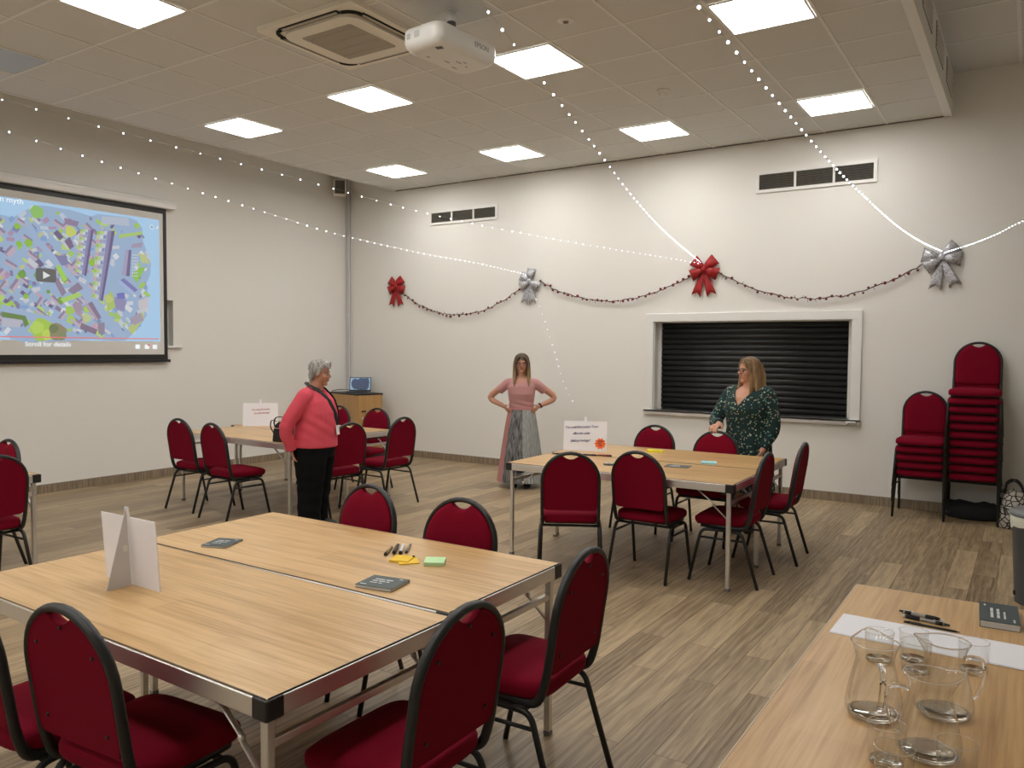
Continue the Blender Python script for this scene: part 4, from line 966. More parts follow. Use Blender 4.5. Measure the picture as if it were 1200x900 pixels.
def ribbon_bow(x, z, s, m, label, angs, tails, group):
    t = thing('ribbon_bow', label, 'bow', (x, YB, z), 0, group)
    for a in angs:
        d = Vector((math.cos(a), 0, math.sin(a))); ac = Vector((-math.sin(a), 0, math.cos(a)))
        b = B(); pts, hw_ = [], []
        for k in range(9):
            u = k / 8; pts.append(d * (.17 * s * u) + Vector((0, -.035 - .04 * math.sin(PI * min(1, u * 1.02)) , 0))); hw_.append(s * (.022 + .048 * u))
        for k in range(8, -1, -1):
            u = k / 8; pts.append(d * (.165 * s * u) + Vector((0, -.035 + .018 * math.sin(PI * u), 0))); hw_.append(s * (.022 + .044 * u))
        ribbon(b, pts, hw_, ac); o = obj('loop', b, m, t); md = o.modifiers.new('thick', 'SOLIDIFY'); md.thickness = .002
    for a, ln in tails:
        d = Vector((math.sin(a), 0, -math.cos(a))); ac = Vector((math.cos(a), 0, math.sin(a)))
        b = B(); rows = []
        for k in range(9):
            u = k / 8; p = d * (ln * s * u) + Vector((0, -.028 - .012 * math.sin(2.5 * u), 0)); h = s * (.020 + .036 * u)
            end = .035 * s * u ** 6
            rows.append((b.verts.new(p - ac * h + d * end), b.verts.new(p - ac * h * .5 + d * end * .3), b.verts.new(p - d * end * .3), b.verts.new(p + ac * h * .5 + d * end * .3), b.verts.new(p + ac * h + d * end)))
        for A, C_ in zip(rows, rows[1:]):
            for k in range(4): f = b.faces.new((A[k], A[k + 1], C_[k + 1], C_[k])); f.smooth = True
        o = obj('tail', b, m, t); md = o.modifiers.new('thick', 'SOLIDIFY'); md.thickness = .002
    b = B(); ball(b, (0, -.045, 0), (.034 * s, .026, .038 * s)); obj('knot', b, m, t)
A4 = (math.radians(40), math.radians(-22), math.radians(140), math.radians(204)); T2 = ((-.30, .28), (.30, .28))
ribbon_bow(-8.09, 2.575, 1.0, M_red, 'red bow nearest the wall corner, left end of the garland', A4, T2, 'bows along the garland')
ribbon_bow(-5.70, 2.555, 1.0, M_sil, 'silver glitter bow above the woman in the pink top', (math.radians(78), math.radians(-30), math.radians(150), math.radians(208)), ((-.28, .28), (.16, .28)), 'bows along the garland')
ribbon_bow(-3.265, 2.60, 1.05, M_red, 'red bow above the left end of the serving hatch', A4, T2, 'bows along the garland')
ribbon_bow(-.785, 2.60, 1.05, M_sil, 'silver glitter bow at the right where the bright light strings meet', (math.radians(42), math.radians(-8), math.radians(168), math.radians(214)), ((-.16, .28), (.42, .28)), 'bows along the garland')
M_stem = mat('twig_brown', (.035, .018, .012), rough=.8); M_berry = mat('berry_red', (.17, .008, .010), rough=.35)
def garland(A, C_, low, label, seed):
    t = thing('berry_garland', label, 'garland', (A[0], YB, A[1]), 0, 'swags of berry garland')
    rnd = random.Random(seed); n = 60; pts = []
    W = C_[0] - A[0]
    for k in range(n + 1):
        u = k / n; z = A[1] + (C_[1] - A[1]) * u + (low - (A[1] + C_[1]) / 2) * 4 * u * (1 - u)
        pts.append(Vector((W * u + rnd.uniform(-.008, .008), -.0065 + (-.024 + rnd.uniform(-.012, .008)) * min(1, 12 * u * (1 - u)), z - A[1] + rnd.uniform(-.010, .010))))
    b = B(); tube(b, pts, .0055, 6)
    for k in range(2, n - 1, 2):
        p = pts[k]; tube(b, [p, p + Vector((rnd.uniform(-.03, .03), -.015, rnd.uniform(-.045, .03)))], [.003, .002], 5)
    obj('stem', b, M_stem, t)
    me = None
    for k in range(1, n, 2):
        p = pts[k] + Vector((rnd.uniform(-.01, .01), -.010, rnd.uniform(-.022, .014)))
        if me is None:
            b = B(); ball(b, (0, 0, 0), .0155, u=10, v=7); o = obj('berry', b, M_berry, t); me = o.data
        else:
            o = bpy.data.objects.new('berry', me); COL.objects.link(o); o.parent = t
        o.location = p; s = rnd.uniform(.75, 1.25); o.scale = (s, s, s)
garland((-8.03, 2.52), (-5.83, 2.48), 2.123, 'berry garland swag from the corner red bow to the first silver bow', 1)
garland((-5.57, 2.565), (-3.41, 2.545), 2.258, 'berry garland swag between the silver bow and the red bow by the hatch', 2)
garland((-3.10, 2.565), (-.90, 2.57), 2.218, 'berry garland swag above the serving hatch', 3)
bulb_mesh = None
def light_string(pts, spacing, label, y_min=-9, rad=.0065, wire=.0009):
    global bulb_mesh
    t = thing('light_string', label, 'string lights', pts[0], 0, 'strings of tiny white lights')
    o0 = Vector(pts[0]); cv = [p - o0 for p in catmull(pts, 14)]
    b = B(); tube(b, cv, wire, 5); obj('wire', b, M_wire, t)
    acc, nxt, k = 0.0, .05, 0; rnd = random.Random(len(pts) * 7)
    for a, c in zip(cv, cv[1:]):
        L_ = (c - a).length
        while nxt <= acc + L_ and L_ > 0:
            p = a + (c - a) * ((nxt - acc) / L_)
            if (p + o0).y > y_min and k < 98:
                if bulb_mesh is None:
                    bb = B(); ball(bb, (0, 0, 0), .0065, u=8, v=6); bulb = obj('bulb', bb, M_bulb, t); bulb_mesh = bulb.data
                else: bulb = bpy.data.objects.new('bulb', bulb_mesh); COL.objects.link(bulb); bulb.parent = t
                bulb.location = p + Vector((0, 0, -.004)); s = rad / .0065 * rnd.uniform(.75, 1.2); bulb.scale = (s, s, s); k += 1
            nxt += spacing * rnd.uniform(.9, 1.1)
        acc += L_
light_string([(-3.30, 9.09, 2.68), (-2.53, 6.14, 2.608), (-2.134, 4.613, 2.622), (-1.896, 3.70, 2.665), (-1.495, 2.154, 2.725), (-.65, -1.1, 2.85), (-.13, -3.18, 2.95)], .125, 'string of tiny lights from the hatch-side red bow up past the projector', 1.6, .0042, .0006)
light_string([(-.78, 9.08, 2.66), (-.782, 7.34, 2.553), (-.784, 5.884, 2.498), (-.785, 4.487, 2.493), (-.786, 3.708, 2.508), (-.787, 2.8, 2.55), (-.788, 2.168, 2.586), (-.80, -.5, 2.75), (-.8, -3.18, 2.9)], .085, 'string of bright lights from the right silver bow up to the top edge', 1.7, .0042)
light_string([(-.775, 9.08, 2.64), (-.48, 8.486, 2.649), (-.266, 8.048, 2.673), (-.08, 7.665, 2.714), (.55, 6.4, 2.79), (3.18, 1.1, 3.0)], .055, 'short bright string of lights running right from the silver bow', 6.0, .0045)
light_string([(-3.31, 9.09, 2.67), (-3.328, 8.58, 2.658), (-3.47, 5.95, 2.596), (-3.56, 4.33, 2.59), (-3.62, 3.2, 2.635), (-3.685, 2.04, 2.678), (-3.75, .5, 2.76), (-3.95, -3.18, 2.95)], .125, 'upper string of tiny lights crossing in front of the left wall', 1.3, .0032, .0005)
light_string([(-5.73, 9.09, 2.63), (-5.66, 8.83, 2.641), (-5.30, 7.36, 2.615), (-4.98, 6.06, 2.565), (-4.61, 4.54, 2.54), (-4.355, 3.51, 2.567), (-4.17, 2.765, 2.588), (-3.93, 1.786, 2.624), (-3.4, -.4, 2.74), (-2.73, -3.18, 2.9)], .125, 'lower string of tiny lights running to the left silver bow', 1.3, .0032, .0005)
light_string([(-5.63, 9.135, 2.36), (-5.52, 9.135, 2.147), (-5.319, 9.135, 1.631), (-5.184, 9.135, 1.236), (-5.02, 9.135, .95)], .105, 'faint string of lights hanging down the wall below the left silver bow', -9, .0026, .0005)
# ------------------------------------------------------------------ people (each faces local +X, left side +Y)
M_skinA = mat('skin_warm', (.50, .245, .155), rough=.55, spec=.35)
M_skinB = mat('skin_fair', (.60, .315, .215), rough=.55, spec=.35)
M_eye = mat('eye_white', (.42, .38, .35), rough=.3); M_iris = mat('eye_dark', (.03, .022, .018), rough=.3)
M_lip = mat('lip_rose', (.42, .12, .10), rough=.5)
M_shoe = mat('shoe_black', (.012, .012, .012), rough=.5)
def xf(M, p): return M @ Vector(p)
def add_head(b, M, s):
    R = M.to_3x3().normalized()
    ball(b, xf(M, (-.012, 0, .036)), (.094 * s, .074 * s, .086 * s), R, u=28, v=18)
    ball(b, xf(M, (.016, 0, -.040)), (.069 * s, .057 * s, .070 * s), R, u=24, v=16)
    ball(b, xf(M, (.060, 0, -.094)), (.022 * s, .026 * s, .018 * s), R)
    for y in (-1, 1):
        ball(b, xf(M, (.046, y * .036, -.026)), (.034 * s, .028 * s, .030 * s), R)
        ball(b, xf(M, (-.006, y * .074, -.006)), (.017 * s, .008 * s, .030 * s), R)
    ball(b, xf(M, (.064, 0, .024)), (.020 * s, .050 * s, .014 * s), R)
    tube(b, [xf(M, p) for p in ((.074, 0, .020), (.090, 0, .002), (.102, 0, -.020), (.094, 0, -.030))], [.008 * s, .010 * s, .013 * s, .010 * s], 10)
    for y in (-1, 1): ball(b, xf(M, (.088, y * .012, -.026)), .009 * s)
    ball(b, xf(M, (.076, 0, -.052)), (.013 * s, .026 * s, .014 * s), R)
def face_parts(body, M, s, brow):
    R = M.to_3x3().normalized()
    for y in (-1, 1):
        b = B(); ball(b, xf(M, (.0715, y * .031, .002)), (.0105 * s, .0125 * s, .0075 * s), mi=0); ball(b, xf(M, (.0785, y * .031, .002)), (.0050 * s, .0062 * s, .0064 * s), mi=1, u=10, v=8); obj('eye', b, [M_eye, M_iris], body)
        b = B(); tube(b, [xf(M, p) for p in ((.083, y * .014, .022), (.083, y * .032, .027), (.072, y * .050, .021))], [.0028 * s, .0036 * s, .002 * s], 8); obj('eyebrow', b, brow, body)
    b = B(); tube(b, [xf(M, p) for p in ((.073, -.024, -.053), (.0865, -.010, -.050), (.0885, 0, -.0515), (.0865, .010, -.050), (.073, .024, -.053))], [.002 * s, .005 * s, .005 * s, .005 * s, .002 * s], 8)
    tube(b, [xf(M, p) for p in ((.074, -.020, -.056), (.0865, 0, -.060), (.074, .020, -.056))], [.002 * s, .0055 * s, .002 * s], 8); obj('lips', b, M_lip, body)
def add_hand(b, wrist, fwd, palm, thumb, curl, s=.92):
    w = Vector(wrist); f = Vector(fwd).normalized(); n = Vector(palm); n = (n - f * n.dot(f)).normalized(); sd = f.cross(n) * thumb
    tube(b, [w - f * .02 * s, w + f * .015 * s, w + f * .05 * s, w + f * .085 * s], [(.019 * s, .024 * s), (.015 * s, .030 * s), (.015 * s, .038 * s), (.011 * s, .037 * s)], 14, ref=n)
    for k, (o, L_) in enumerate(((.032, .070), (.0110, .080), (-.0115, .076), (-.033, .060))):
        p = w + f * .080 * s + sd * o * s; pts = [p]; a = curl * .25; q = p
        for seg, fr in enumerate((.45, .32, .23)):
            a += curl * (.45 if seg else .3); d = f * math.cos(a) + n * math.sin(a) + sd * o * .9
            q = q + d.normalized() * L_ * fr * s; pts.append(q)
        tube(b, pts, [.0092 * s, .0086 * s, .0078 * s, .0062 * s], 10, ref=n)
    p = w + f * .022 * s + sd * .026 * s; d1 = (f * .65 + sd * .72 + n * .15).normalized(); d2 = (f * .92 + sd * .25 + n * .3).normalized()
    tube(b, [p, p + d1 * .034 * s, p + d1 * .034 * s + d2 * .030 * s, p + d1 * .034 * s + d2 * .052 * s], [.013 * s, .0108 * s, .0098 * s, .0068 * s], 10, ref=n)
def torso_tube(b, rows, grow=0.0, seg=28):
    tube(b, [(x, 0, z) for x, z, _, _ in rows], [(ra + grow, rb + grow) for _, _, ra, rb in rows], seg)
def limb(b, pts, rad, seg=14, ref=(1, 0, 0)): tube(b, catmull(pts, 5), [rad[0] + (rad[-1] - rad[0]) * 0 if False else rad_at(rad, i / (5 * (len(pts) - 1))) for i in range(5 * (len(pts) - 1) + 1)], seg, ref=ref); [ball(b, p, rad[i] * .98 if not isinstance(rad[i], tuple) else rad[i][1] * .98) for i, p in enumerate(pts) if 0 < i < len(pts) - 1]
def rad_at(rad, t):
    u = t * (len(rad) - 1); i = min(int(u), len(rad) - 2); k = u - i
    a, c = rad[i], rad[i + 1]
    if isinstance(a, tuple): return (a[0] + (c[0] - a[0]) * k, a[1] + (c[1] - a[1]) * k)
    return a + (c - a) * k
def cut(b, test):
    bmesh.ops.delete(b, geom=[f for f in b.faces if test(f.calc_center_median())], context='FACES')
def glasses(body, M, m, s=1.0):
    b = B()
    for y in (-1, 1):
        pts = [xf(M, (.098 - .012 * abs((px + y * .033)) / .06, px + y * .033, pz + .001)) for px, pz in rrect(.052, .040, .014, 4)]
        tube(b, pts, .0026, 7, closed=True)
        tube(b, [xf(M, p) for p in ((.088, y * .060, .010), (.05, y * .078, .010), (-.005, y * .079, .006))], .0024, 6)
    tube(b, [xf(M, p) for p in ((.099, -.008, .004), (.102, 0, .007), (.099, .008, .004))], .0026, 6)
    obj('spectacles', b, m, body)
def shoes(root, pts, z=0.0):
    for x, y in pts:
        b = B(); tube(b, [(x - .085, y, .042), (x - .06, y, .045), (x, y, .048), (x + .07, y, .034), (x + .125, y, .024), (x + .145, y, .022)], [(.030, .026), (.042, .034), (.046, .037), (.032, .042), (.022, .036), (.012, .02)], 14, ref=(0, 0, 1))
        for v in b.verts: v.co.z = max(v.co.z, 0.001)
        obj('shoe', b, M_shoe, root)

# --- woman in the coral jumper, hands behind her back
root = thing('person', 'grey-haired person in coral jumper and black trousers standing hands behind back, lanyard on', 'person', (-5.425, 5.02, 0), math.radians(24))
rowsA = [(-.01, .74, .165, .185), (0, .84, .178, .195), (.012, .95, .182, .188), (.015, 1.05, .172, .185), (.0, 1.14, .150, .180), (-.02, 1.21, .112, .165), (-.02, 1.255, .078, .115), (.0, 1.295, .058, .06), (.02, 1.33, .05, .05)]
HA = Matrix.Translation((.048, 0, 1.408)) @ Matrix.Rotation(math.radians(6), 4, 'Y') @ Matrix.Scale(.95, 4)
armsA = {-1: ((-.035, -.175, 1.19), (-.165, -.250, .94), (-.155, -.185, .735)), 1: ((-.035, .175, 1.19), (-.17, .25, .94), (-.19, .12, .76))}
b = B(); torso_tube(b, rowsA); tube(b, [(0, 0, 1.25), (.025, 0, 1.32), (.035, 0, 1.38)], [.06, .053, .055], 18); add_head(b, HA, .95)
for s, (sh, el, wr) in armsA.items():
    limb(b, (sh, el, wr), (.050, .042, .028)); d = (Vector((.08, s * -.06, -.30)) if s < 0 else Vector((.05, -.35, -.25)))
    add_hand(b, wr, d, (.9, .35, .1) if s < 0 else (.9, 0, .2), -1 if s < 0 else 1, .5)
    limb(b, ((-.01, s * .095, .80), (.0, s * .092, .44), (-.02, s * .088, .06)), (.10, .07, .045))
bodyA = obj('body', voxel(b, .0062, 2), M_skinA, root)
face_parts(bodyA, HA, .95, mat('brow_grey', (.20, .18, .16), rough=.8))
M_coral = mat('coral_knit', (.70, .080, .118), rough=.9, sheen=.25, bump=.35, bscale=260)
b = B(); jr = [(x, z, ra + .014, rb + .014) for x, z, ra, rb in rowsA if z < 1.28]; jr[0] = (.0, .745, .196, .208)
torso_tube(b, jr)
for s, (sh, el, wr) in armsA.items():
    c = Vector(el) + (Vector(wr) - Vector(el)) * .92; limb(b, (Vector(sh) + Vector((.01, s * -.05, .02)), Vector(sh), el, c), (.075, .074, .062, .046)); tube(b, [c - (Vector(wr) - Vector(el)).normalized() * .02, c + (Vector(wr) - Vector(el)).normalized() * .025], [.049, .047], 14)
vb = voxel(b, .008, 2)
for v in vb.verts:                                              # soft folds at the waist and elbows
    w = max(0, 1 - abs(v.co.z - .93) / .2); v.co += Vector((v.co.x, v.co.y, 0)).normalized() * .0035 * w * math.sin(v.co.z * 62 + v.co.y * 26 + v.co.x * 30)
cut(vb, lambda p: p.x > .02 and p.z > 1.215 + abs(p.y) * 1.25)
bv = BVHTree.FromBMesh(vb); jumper = obj('jumper', vb, M_coral, root)
b = B()
tube(b, catmull([(-.045, -.085, 1.29), (.02, -.075, 1.275), (.075, -.045, 1.235), (.10, 0, 1.195)], 5), [(.009, .020)] * 16, 8, ref=(0, 0, 1)); tube(b, catmull([(-.045, .085, 1.29), (.02, .075, 1.275), (.075, .045, 1.235), (.10, 0, 1.195)], 5), [(.009, .020)] * 16, 8, ref=(0, 0, 1))
obj('collar', voxel(b, .006, 2), M_coral, root)
M_blk = mat('black_trousers', (.005, .005, .006), rough=.9, spec=.15, bump=.3, bscale=200)
b = B()
torso_tube(b, [(-.01, .66, .165, .185), (-.008, .72, .182, .20), (.0, .80, .180, .20), (.0, .86, .17, .185)])
for s in (-1, 1): tube(b, [(-.012, s * .085, .74), (-.012, s * .092, .60), (-.012, s * .092, .42), (-.025, s * .09, .22), (-.03, s * .09, .055)], [(.165, .105), (.150, .100), (.122, .090), (.108, .082), (.105, .080)], 20)
vb = voxel(b, .008, 2)
for v in vb.verts:
    w = max(0, min(1, (.62 - v.co.z) * 6)); v.co.x += .003 * w * math.sin(v.co.z * 46 + v.co.y * 45); v.co.y += .0025 * w * math.sin(v.co.z * 60)
obj('trousers', vb, M_blk, root); shoes(root, ((.01, -.09), (.02, .09)))
M_hairA = mat('grey_hair', (.36, .345, .32), rough=.7, var=.55, vscale=38, vstretch=(1.0, 1.0, .35), bump=.5, bscale=90)
b = B(); RA = HA.to_3x3().normalized()
ball(b, xf(HA, (-.026, 0, .052)), (.092, .081, .079), RA, u=26, v=16); ball(b, xf(HA, (-.068, 0, -.012)), (.042, .064, .066), RA); ball(b, xf(HA, (-.072, 0, -.068)), (.024, .046, .040), RA)
ball(b, xf(HA, (.050, 0, .094)), (.045, .064, .034), RA); ball(b, xf(HA, (.078, -.012, .074)), (.020, .046, .024), RA)
for s in (-1, 1): tube(b, [xf(HA, p) for p in ((.0, s * .068, .06), (.012, s * .079, .02), (.006, s * .080, -.018))], [(.034, .012), (.024, .010), (.010, .006)], 10); tube(b, [xf(HA, p) for p in ((-.045, s * .07, .03), (-.055, s * .072, -.03), (-.06, s * .058, -.07))], [(.03, .014), (.026, .014), (.014, .01)], 10)
vb = voxel(b, .006, 1)
for v in vb.verts: v.co += v.normal * .0035 * math.sin(v.co.x * 190 + v.co.z * 240 + v.co.y * 130)
obj('hair', vb, M_hairA, root)
# lanyard laid over the jumper front
b = B()
def on_front(y, z, off=.007):
    h = bv.ray_cast(Vector((.8, y, z)), Vector((-1, 0, 0)))
    return (h[0] + h[1] * off) if h[0] is not None else Vector((.06, y, z))
for s in (-1, 1):
    pts = [Vector((-.085, 0, 1.318)), Vector((-.07, s * .05, 1.318)), Vector((-.02, s * .088, 1.30))] + [on_front(s * (.088 * (1 - u) + .012 * u), 1.265 - .32 * u) for u in [k / 9 for k in range(10)]]
    tube(b, pts, [(.003, .017)] * len(pts), 8, ref=(.62, s * .75, .25))
obj('lanyard', b, mat('lanyard_black', (.012, .012, .014), rough=.6), root)
p = on_front(.0, .905, .012)
b = B(); box(b, p, (.006, .062, .09), Matrix.Rotation(-.12, 3, 'Y'), bev=.002); obj('name_badge', b, mat('badge_white', (.82, .82, .86), rough=.4), root)

# --- woman in the pink top and pleated skirt, hands on hips
root = thing('person', 'person in pink top and grey pleated skirt standing hands on hips by the back wall', 'person', (-5.06, 7.93, 0), math.radians(-60))
rowsB = [(0, .80, .118, .172), (0, .88, .105, .15), (0, .95, .098, .138), (.006, 1.03, .106, .142), (.016, 1.11, .122, .152), (.010, 1.18, .118, .160), (-.008, 1.25, .088, .150), (-.012, 1.295, .062, .105), (-.006, 1.325, .05, .055)]
HB = Matrix.Translation((.012, 0, 1.462)) @ Matrix.Rotation(math.radians(2), 4, 'Z') @ Matrix.Scale(.95, 4)
armsB = {-1: ((-.01, -.168, 1.228), (-.075, -.375, 1.06), (.005, -.205, .955)), 1: ((-.01, .168, 1.228), (-.075, .385, 1.065), (.005, .205, .960))}
b = B(); torso_tube(b, rowsB); tube(b, [(-.008, 0, 1.27), (-.004, 0, 1.34), (.0, 0, 1.41)], [.058, .048, .05], 18); add_head(b, HB, .95)
for s, (sh, el, wr) in armsB.items():
    limb(b, ((sh[0], sh[1] - s * .05, sh[2] + .008), sh, el, wr), (.044, .045, .038, .026)); add_hand(b, wr, (.55, s * -.42, -.38), (-.1, -s * .9, .1), -s, .45)
    limb(b, ((0, s * .085, .82), (.01, s * .08, .45), (-.01, s * .075, .06)), (.085, .055, .038))
bodyB = obj('body', voxel(b, .0060, 2), M_skinB, root)
face_parts(bodyB, HB, .95, mat('brow_brown', (.09, .055, .03), rough=.8)); glasses(bodyB, HB, mat('red_frame', (.16, .02, .03), rough=.3))
M_pink = mat('pink_knit', (.56, .285, .275), rough=.9, sheen=.2, bump=.3, bscale=300)
b = B(); torso_tube(b, [(x, z, ra + .009, rb + .009) for x, z, ra, rb in rowsB if .9 < z < 1.31])
for s, (sh, el, wr) in armsB.items():
    m_ = Vector(sh) + (Vector(el) - Vector(sh)) * .50; limb(b, ((sh[0], sh[1] - s * .05, sh[2] + .010), sh, m_), (.056, .060, .056))
vb = voxel(b, .007, 2)
for v in vb.verts:
    w = max(0, 1 - abs(v.co.z - .98) / .09); v.co += Vector((v.co.x, v.co.y, 0)).normalized() * .004 * w * math.sin(v.co.z * 95 + v.co.y * 24)
cut(vb, lambda p: (p.x > 0 and p.z > 1.235 + abs(p.y) * .75) or (p.z > 1.302 and abs(p.y) < .10)); obj('top', vb, M_pink, root)
b = B(); torso_tube(b, [(0, .905, .115, .156), (0, .925, .113, .153), (0, .952, .110, .150)]); obj('waistband', b, mat('pink_band', (.50, .20, .20), rough=.8), root)
b = B(); rings = []
N = 176
for k in range(15):
    u = k / 14; z = .925 - .855 * u; ra, rb = .112 + .150 * u ** .8, .152 + .130 * u ** .8; am = .002 + .010 * u
    rings.append([b.verts.new(((ra + am * (abs(((j * 44 / N) % 1) * 2 - 1) - .5)) * math.cos(2 * PI * j / N), (rb + am * (abs(((j * 44 / N) % 1) * 2 - 1) - .5)) * math.sin(2 * PI * j / N), z)) for j in range(N)])
for A, C_ in zip(rings, rings[1:]):
    ring_faces(b, A, C_, 0)
for f in b.faces:
    a = math.degrees(math.atan2(f.calc_center_median().y, f.calc_center_median().x)); f.material_index = 1 if -95 < a < -52 else (2 if -52 <= a < 8 else 0); f.smooth = False
M_sk = [mat('skirt_silver', (.33, .34, .33), rough=.55, var=.25, vscale=90, vstretch=(1, 1, .05)), mat('skirt_pink', (.45, .20, .19), rough=.7), mat('skirt_charcoal', (.15, .15, .15), rough=.6, var=.85, vscale=60, vstretch=(1, 1, .12))]
o = obj('skirt', b, M_sk, root); md = o.modifiers.new('thick', 'SOLIDIFY'); md.thickness = .002
shoes(root, ((.03, -.08), (.03, .08)))
def two_tone_hair(name, root_c, end_c, z0, z1):
    m, nt, bs = nodes_of(name); L = nt.links.new; N_ = nt.nodes.new
    tc = N_('ShaderNodeTexCoord'); sp = N_('ShaderNodeSeparateXYZ'); L(tc.outputs['Object'], sp.inputs[0])
    mr = N_('ShaderNodeMapRange'); mr.inputs['From Min'].default_value = z0; mr.inputs['From Max'].default_value = z1; L(sp.outputs['Z'], mr.inputs['Value'])
    mp = N_('ShaderNodeMapping'); mp.inputs['Scale'].default_value = (75, 75, 4); n = N_('ShaderNodeTexNoise'); n.inputs['Scale'].default_value = 1; n.inputs['Detail'].default_value = 3
    L(tc.outputs['Object'], mp.inputs['Vector']); L(mp.outputs['Vector'], n.inputs['Vector'])
    ad = N_('ShaderNodeMath'); ad.operation = 'MULTIPLY_ADD'; ad.inputs[1].default_value = 1.6; ad.inputs[2].default_value = -.8; L(n.outputs['Fac'], ad.inputs[0])
    a2 = N_('ShaderNodeMath'); a2.operation = 'ADD'; a2.use_clamp = True; L(ad.outputs[0], a2.inputs[0]); L(mr.outputs['Result'], a2.inputs[1])
    mx = N_('ShaderNodeMixRGB'); mx.inputs['Color1'].default_value = (*end_c, 1); mx.inputs['Color2'].default_value = (*root_c, 1); L(a2.outputs[0], mx.inputs['Fac'])
    L(mx.outputs[0], bs.inputs['Base Color']); bs.inputs['Roughness'].default_value = .5
    return m
def long_hair(H, ends, parting, m, root, cap_z=.055):
    R = H.to_3x3().normalized(); b = B()
    ball(b, xf(H, (-.020, 0, .050)), (.095, .088, .083), R, u=26, v=16); ball(b, xf(H, (-.055, 0, -.01)), (.052, .074, .085), R)
    for pts, r in ends: tube(b, catmull([p if isinstance(p, Vector) else xf(H, p) for p in pts], 5), [rad_at(r, i / (5 * (len(pts) - 1))) for i in range(5 * (len(pts) - 1) + 1)], 12, ref=(1, 0, 0))
    vb = voxel(b, .006, 1)
    for v in vb.verts: v.co += v.normal * .0028 * math.sin(math.atan2(v.co.y - H.translation.y, v.co.x - H.translation.x) * 34)
    return obj('hair', vb, m, root)
ends = []
for s in (-1, 1):
    ends.append((((.062, s * .022, .098), (.066, s * .062, .050), (.050, s * .082, -.02), (.046, s * .084, -.10), (.075, s * .090, -.20), (.095, s * .085, -.285)), [(.018, .012), (.020, .014), (.022, .014), (.026, .016), (.027, .015), (.020, .011)]))
    ends.append((((.0, s * .060, .09), (.0, s * .088, .02), (-.01, s * .092, -.08), (.0, s * .098, -.18), (.03, s * .10, -.25)), [(.03, .014), (.036, .014), (.040, .016), (.036, .014), (.016, .008)]))
ends.append((((-.07, 0, .05), (-.095, 0, -.05), (-.09, 0, -.16), (-.085, 0, -.24)), [(.03, .07), (.028, .078), (.024, .08), (.012, .06)]))
long_hair(HB, ends, 0, two_tone_hair('hair_brown_blonde', (.060, .038, .020), (.30, .20, .095), 1.30, 1.54), root)
b = B(); M_chain = mat('necklace_metal', (.5, .42, .25), rough=.3, metal=1)
tube(b, catmull([(.03, -.055, 1.325), (.065, -.035, 1.265), (.088, 0, 1.235), (.065, .035, 1.265), (.03, .055, 1.325)], 6), .0016, 5); ball(b, (.092, 0, 1.228), .006); obj('necklace', b, M_chain, root)
b = B(); w_ = Vector(armsB[1][2]); d_ = (Vector(armsB[1][1]) - w_).normalized(); tube(b, [w_ + d_ * .012, w_ + d_ * .030], [.034, .034], 16); obj('wrist_strap', b, M_black, root)

# --- woman in the floral dress, hand on a chair back
root = thing('person', 'person in dark floral dress and glasses looking left, one hand on a chair back', 'person', (-2.135, 7.19, 0), math.radians(258))
rowsC = [(0, .72, .17, .205), (0, .84, .165, .20), (.005, .95, .152, .182), (.012, 1.04, .158, .186), (.026, 1.12, .165, .192), (.012, 1.19, .142, .192), (-.008, 1.255, .098, .168), (-.012, 1.295, .068, .115), (-.006, 1.325, .055, .06)]
HC = Matrix.Translation((.012, 0, 1.458)) @ Matrix.Rotation(math.radians(-30), 4, 'Z') @ Matrix.Scale(.97, 4)
armsC = {-1: ((-.01, -.188, 1.235), (.08, -.285, .995), (.245, -.150, .975)), 1: ((-.015, .182, 1.235), (-.02, .232, .965), (.09, .185, .745))}
b = B(); torso_tube(b, rowsC); tube(b, [(-.008, 0, 1.27), (-.002, 0, 1.34), (.0, 0, 1.41)], [.062, .052, .053], 18); add_head(b, HC, .97)
for s, (sh, el, wr) in armsC.items():
    limb(b, ((sh[0], sh[1] - s * .05, sh[2] + .01), sh, el, wr), (.056, .056, .044, .027))
    if s < 0: add_hand(b, wr, (.96, .06, -.10), (0.1, 0, -1), 1, .85, 1.08)
    else: add_hand(b, wr, (.25, -.1, -.95), (.2, -.95, 0), -1, .5)
    limb(b, ((0, s * .095, .78), (.01, s * .09, .44), (-.01, s * .085, .06)), (.10, .065, .042))
bodyC = obj('body', voxel(b, .0060, 2), M_skinB, root)
face_parts(bodyC, HC, .97, mat('brow_fair', (.16, .09, .05), rough=.8)); glasses(bodyC, HC, mat('dark_frame', (.02, .018, .018), rough=.3))
b = B(); torso_tube(b, [(0, .36, .21, .25), (0, .55, .198, .235)] + [(x, z, ra + .013, rb + .013) for x, z, ra, rb in rowsC if z < 1.31])
for s, (sh, el, wr) in armsC.items():
    c = Vector(el) + (Vector(wr) - Vector(el)) * .86; limb(b, ((sh[0], sh[1] - s * .05, sh[2] + .008), sh, el, c), (.072, .073, .064, .046))
vb = voxel(b, .008, 2)
for v in vb.verts:
    if v.co.z < 1.05: v.co += Vector((v.co.x, v.co.y, 0)).normalized() * .007 * math.sin(math.atan2(v.co.y, v.co.x) * 12 + v.co.z * 7) * min(1, (1.05 - v.co.z) * 3)
cut(vb, lambda p: (p.x > 0 and p.z > 1.150 + abs(p.y) * 1.45) or (p.z > 1.303 and abs(p.y) < .10) or p.z < .37); obj('dress', vb, floral('floral_print'), root)
shoes(root, ((.03, -.085), (.03, .085)))
ends = []
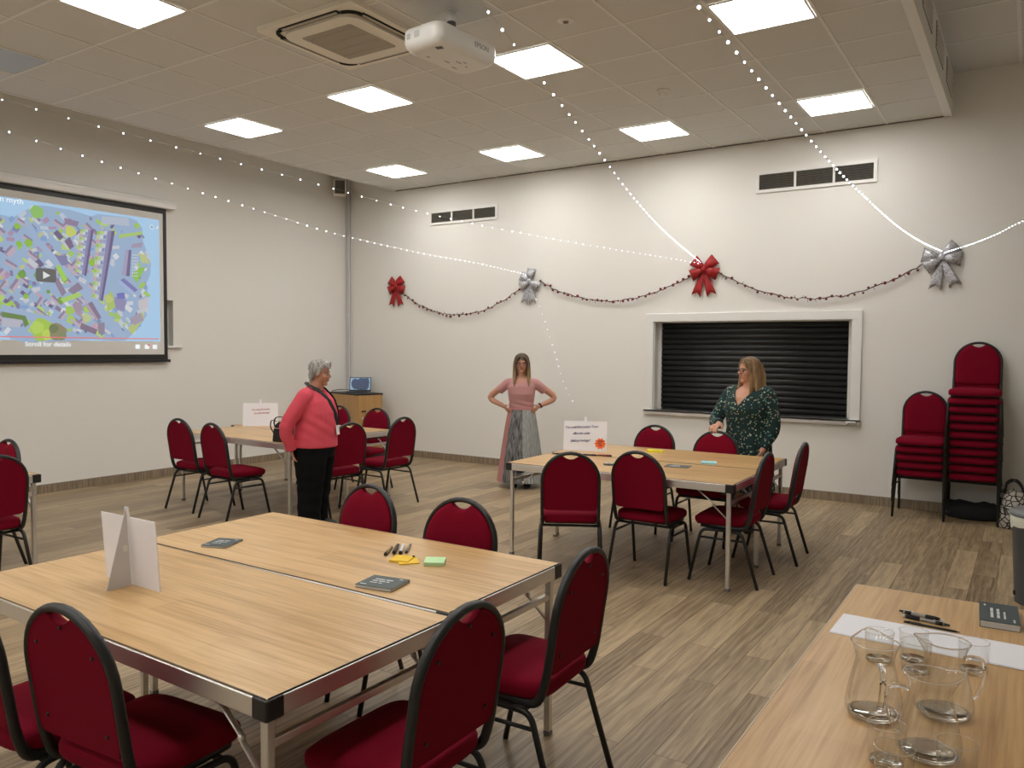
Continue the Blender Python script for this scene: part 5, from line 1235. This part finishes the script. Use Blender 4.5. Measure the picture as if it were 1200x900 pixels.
for s in (-1, 1):
    ends.append((((.050, s * .018, .112), (.040, s * .068, .060), (.020, s * .086, -.02), (.022, s * .092, -.11), (.035, s * .098, -.20), (.055, s * .088, -.275)), [(.026, .012), (.030, .014), (.032, .015), (.036, .016), (.034, .014), (.014, .007)]))
    ends.append((((-.03, s * .062, .08), (-.03, s * .090, .01), (-.04, s * .095, -.10), (-.035, s * .10, -.20), (-.02, s * .09, -.265)), [(.04, .014), (.046, .016), (.046, .018), (.042, .016), (.018, .008)]))
ends.append((((-.07, 0, .05), (-.098, 0, -.05), (-.10, 0, -.16), (-.095, 0, -.25)), [(.03, .075), (.030, .082), (.028, .085), (.012, .065)]))
long_hair(HC, ends, 0, two_tone_hair('hair_honey', (.155, .085, .038), (.42, .27, .125), 1.25, 1.60), root)
# ------------------------------------------------------------------ camera, light, view
cam = bpy.data.cameras.new('camera'); co = bpy.data.objects.new('camera', cam); COL.objects.link(co)
cam.sensor_width = 36.0; cam.sensor_fit = 'HORIZONTAL'; cam.lens = 926.489 / 1200 * 36.0; cam.clip_start = .05
yaw, pitch, roll = -.580148, -.0452864, .0070417
F = Vector((math.sin(yaw) * math.cos(pitch), math.cos(yaw) * math.cos(pitch), math.sin(pitch))); r0 = Vector((math.cos(yaw), -math.sin(yaw), 0)); u0 = r0.cross(F)
r = r0 * math.cos(roll) + u0 * math.sin(roll); u = u0 * math.cos(roll) - r0 * math.sin(roll)
Mc = Matrix((r, u, -F)).transposed().to_4x4(); Mc.translation = (0, 0, 1.65); co.matrix_world = Mc
SC.camera = co
wd = bpy.data.worlds.new('world'); SC.world = wd; wd.use_nodes = True
wd.node_tree.nodes['Background'].inputs['Color'].default_value = (.05, .05, .055, 1); wd.node_tree.nodes['Background'].inputs['Strength'].default_value = 0.3
SC.view_settings.view_transform = 'Standard'; SC.view_settings.look = 'None'; SC.view_settings.gamma = 1.0; SC.view_settings.use_curve_mapping = False
SC.view_settings.exposure = EXPO
SC.cycles.transparent_max_bounces = 32
SC.cycles.max_bounces = 16
SC.cycles.transmission_bounces = 16
